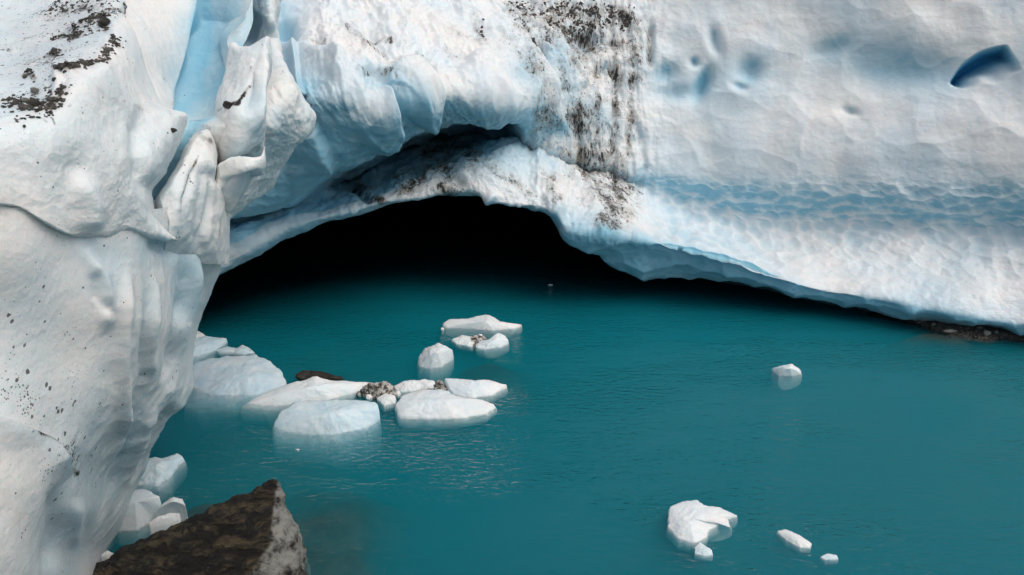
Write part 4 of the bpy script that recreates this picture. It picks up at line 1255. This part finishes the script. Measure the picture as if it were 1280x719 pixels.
# ------------------------------------------------------------------ water and lake bed
bm = bmesh.new()
x0, x1, y0, y1, zb = -70, 70, -12, 75, -5.0
vv_ = [bm.verts.new(p) for p in ((x0, y0, 0), (x1, y0, 0), (x1, y1, 0), (x0, y1, 0), (x0, y0, zb), (x1, y0, zb), (x1, y1, zb), (x0, y1, zb))]
for f in ((0, 1, 2, 3), (7, 6, 5, 4), (0, 4, 5, 1), (1, 5, 6, 2), (2, 6, 7, 3), (3, 7, 4, 0)):
    bm.faces.new([vv_[i] for i in f])
bmesh.ops.recalc_face_normals(bm, faces=bm.faces)
me = bpy.data.meshes.new('water')
bm.to_mesh(me)
bm.free()
me.materials.append(M_WATER)
tag(link('water', me), kind='structure')

gx, gy = np.meshgrid(np.linspace(-20, 20, 260), np.linspace(2, 34, 220))
zz = -2.6 + 0.0 * gx


wp = np.stack([gx.ravel() * 0.55, gy.ravel() * 0.55, np.full(gx.size, 3.0)], -1)
wx = (0.75 * fbm(wp, 4)).reshape(gx.shape)
wy = (0.75 * fbm(wp + 31, 4)).reshape(gx.shape)


def shoal_or_shade(px, py, rx, ry, h):
    c_ = atz(px, py, 0)
    q_ = ((gx + wx - c_[0]) / rx) ** 2 + ((gy + wy - c_[1]) / ry) ** 2
    return h * sstep(1.45, 0.2, np.sqrt(q_))


zz = np.maximum.reduce([zz + shoal_or_shade(330, 540, 3.6, 6.5, 2.12), zz + shoal_or_shade(430, 430, 4.2, 4.0, 2.08), zz + shoal_or_shade(400, 660, 2.6, 3.4, 2.40), zz + shoal_or_shade(612, 455, 1.9, 1.7, 2.32), zz + shoal_or_shade(260, 640, 1.6, 1.2, 2.45), zz + shoal_or_shade(1200, 412, 3.2, 1.0, 2.55), zz + shoal_or_shade(400, 470, 1.0, 0.7, 2.5)])  # the first two rises are added to darken the left water
gg = np.stack([gx, gy, zz], -1)
zz = zz + 0.10 * fbm(gg.reshape(-1, 3) * 1.1, 5).reshape(gx.shape)
gg[..., 2] = zz
big = np.array([[-400, -400, -4.6], [400, -400, -4.6], [400, 400, -4.6], [-400, 400, -4.6]])
vts = np.vstack([gg.reshape(-1, 3), big])
fcs = np.vstack([grid_faces(*gx.shape)[:, ::-1], [[len(vts) - 4, len(vts) - 3, len(vts) - 2, len(vts) - 1]]])
tag(link('lake_bed', mesh_from(vts, fcs, 'lake_bed', M_SILT)), kind='structure')

# unseen bank under and left of the camera, added to darken the water
hx, hy = np.meshgrid(np.linspace(-40, 6, 184), np.linspace(-30, 9, 156))
lim = 2.2 + 2.0 * sstep(-4.2, -5.4, hx)
hz = 6.2 * sstep(2.6, 0.0, hy - lim) * sstep(6.0, 2.5, hx) + 3.5 * sstep(-4.0, -13.0, hx) * sstep(9.0, 4.0, hy) + 1.5 * sstep(-4, -20, hy)
hg = np.stack([hx, hy, hz], -1)
hz = hz + (0.5 * fbm(hg.reshape(-1, 3) * 0.5, 5).reshape(hx.shape) - 0.3) * (1 - 0.6 * np.exp(-(hx ** 2 + hy ** 2) / 4)) - 0.6 * sstep(2.5, 6, hx)
hg[..., 2] = hz
tag(link('unseen_shade_bank', mesh_from(hg.reshape(-1, 3), grid_faces(*hx.shape)[:, ::-1], 'unseen_shade_bank', M_GRAV)), kind='structure')

# ------------------------------------------------------------------ sky, sun, camera
sc = bpy.context.scene
SUN_EL, SUN_AZ = R(58), R(125)             # azimuth measured clockwise from +Y: from the right
w = bpy.data.worlds.new('World')
sc.world = w
w.use_nodes = True
t = w.node_tree
bg = t.nodes['Background']
sk = t.nodes.new('ShaderNodeTexSky')
sk.sky_type = 'NISHITA'
sk.sun_disc = False
sk.sun_elevation = SUN_EL
sk.sun_rotation = SUN_AZ
sk.dust_density = 4.0
sk.air_density = 1.2
hs = t.nodes.new('ShaderNodeHueSaturation')
hs.inputs['Saturation'].default_value = 0.5
t.links.new(sk.outputs[0], hs.inputs['Color'])
t.links.new(hs.outputs[0], bg.inputs['Color'])
bg.inputs['Strength'].default_value = 0.13
sl = bpy.data.lights.new('sun', 'SUN')
sl.energy = 1.25
sl.angle = R(35)
sl.color = (1.0, 0.95, 0.89)
so = bpy.data.objects.new('sun', sl)
C.objects.link(so)
dirv = Vector((math.sin(SUN_AZ) * math.cos(SUN_EL), math.cos(SUN_AZ) * math.cos(SUN_EL), math.sin(SUN_EL)))
so.rotation_euler = dirv.to_track_quat('Z', 'Y').to_euler()

cam = bpy.data.cameras.new('camera')
co_ = bpy.data.objects.new('camera', cam)
C.objects.link(co_)
co_.location = (0, 0, HCAM)
co_.rotation_euler = (R(90) - PITCH, 0, 0)
cam.sensor_width = 36
cam.sensor_fit = 'HORIZONTAL'
cam.lens = 18 / math.tan(R(32.5))
cam.clip_end = 2000
sc.camera = co_

sc.view_settings.view_transform = 'Standard'
sc.view_settings.look = 'None'
sc.view_settings.exposure = -0.12
sc.view_settings.gamma = 1.0
sc.cycles.use_denoising = True
sc.cycles.max_bounces = 10
sc.cycles.diffuse_bounces = 4
sc.cycles.volume_bounces = 5
sc.cycles.transparent_max_bounces = 8
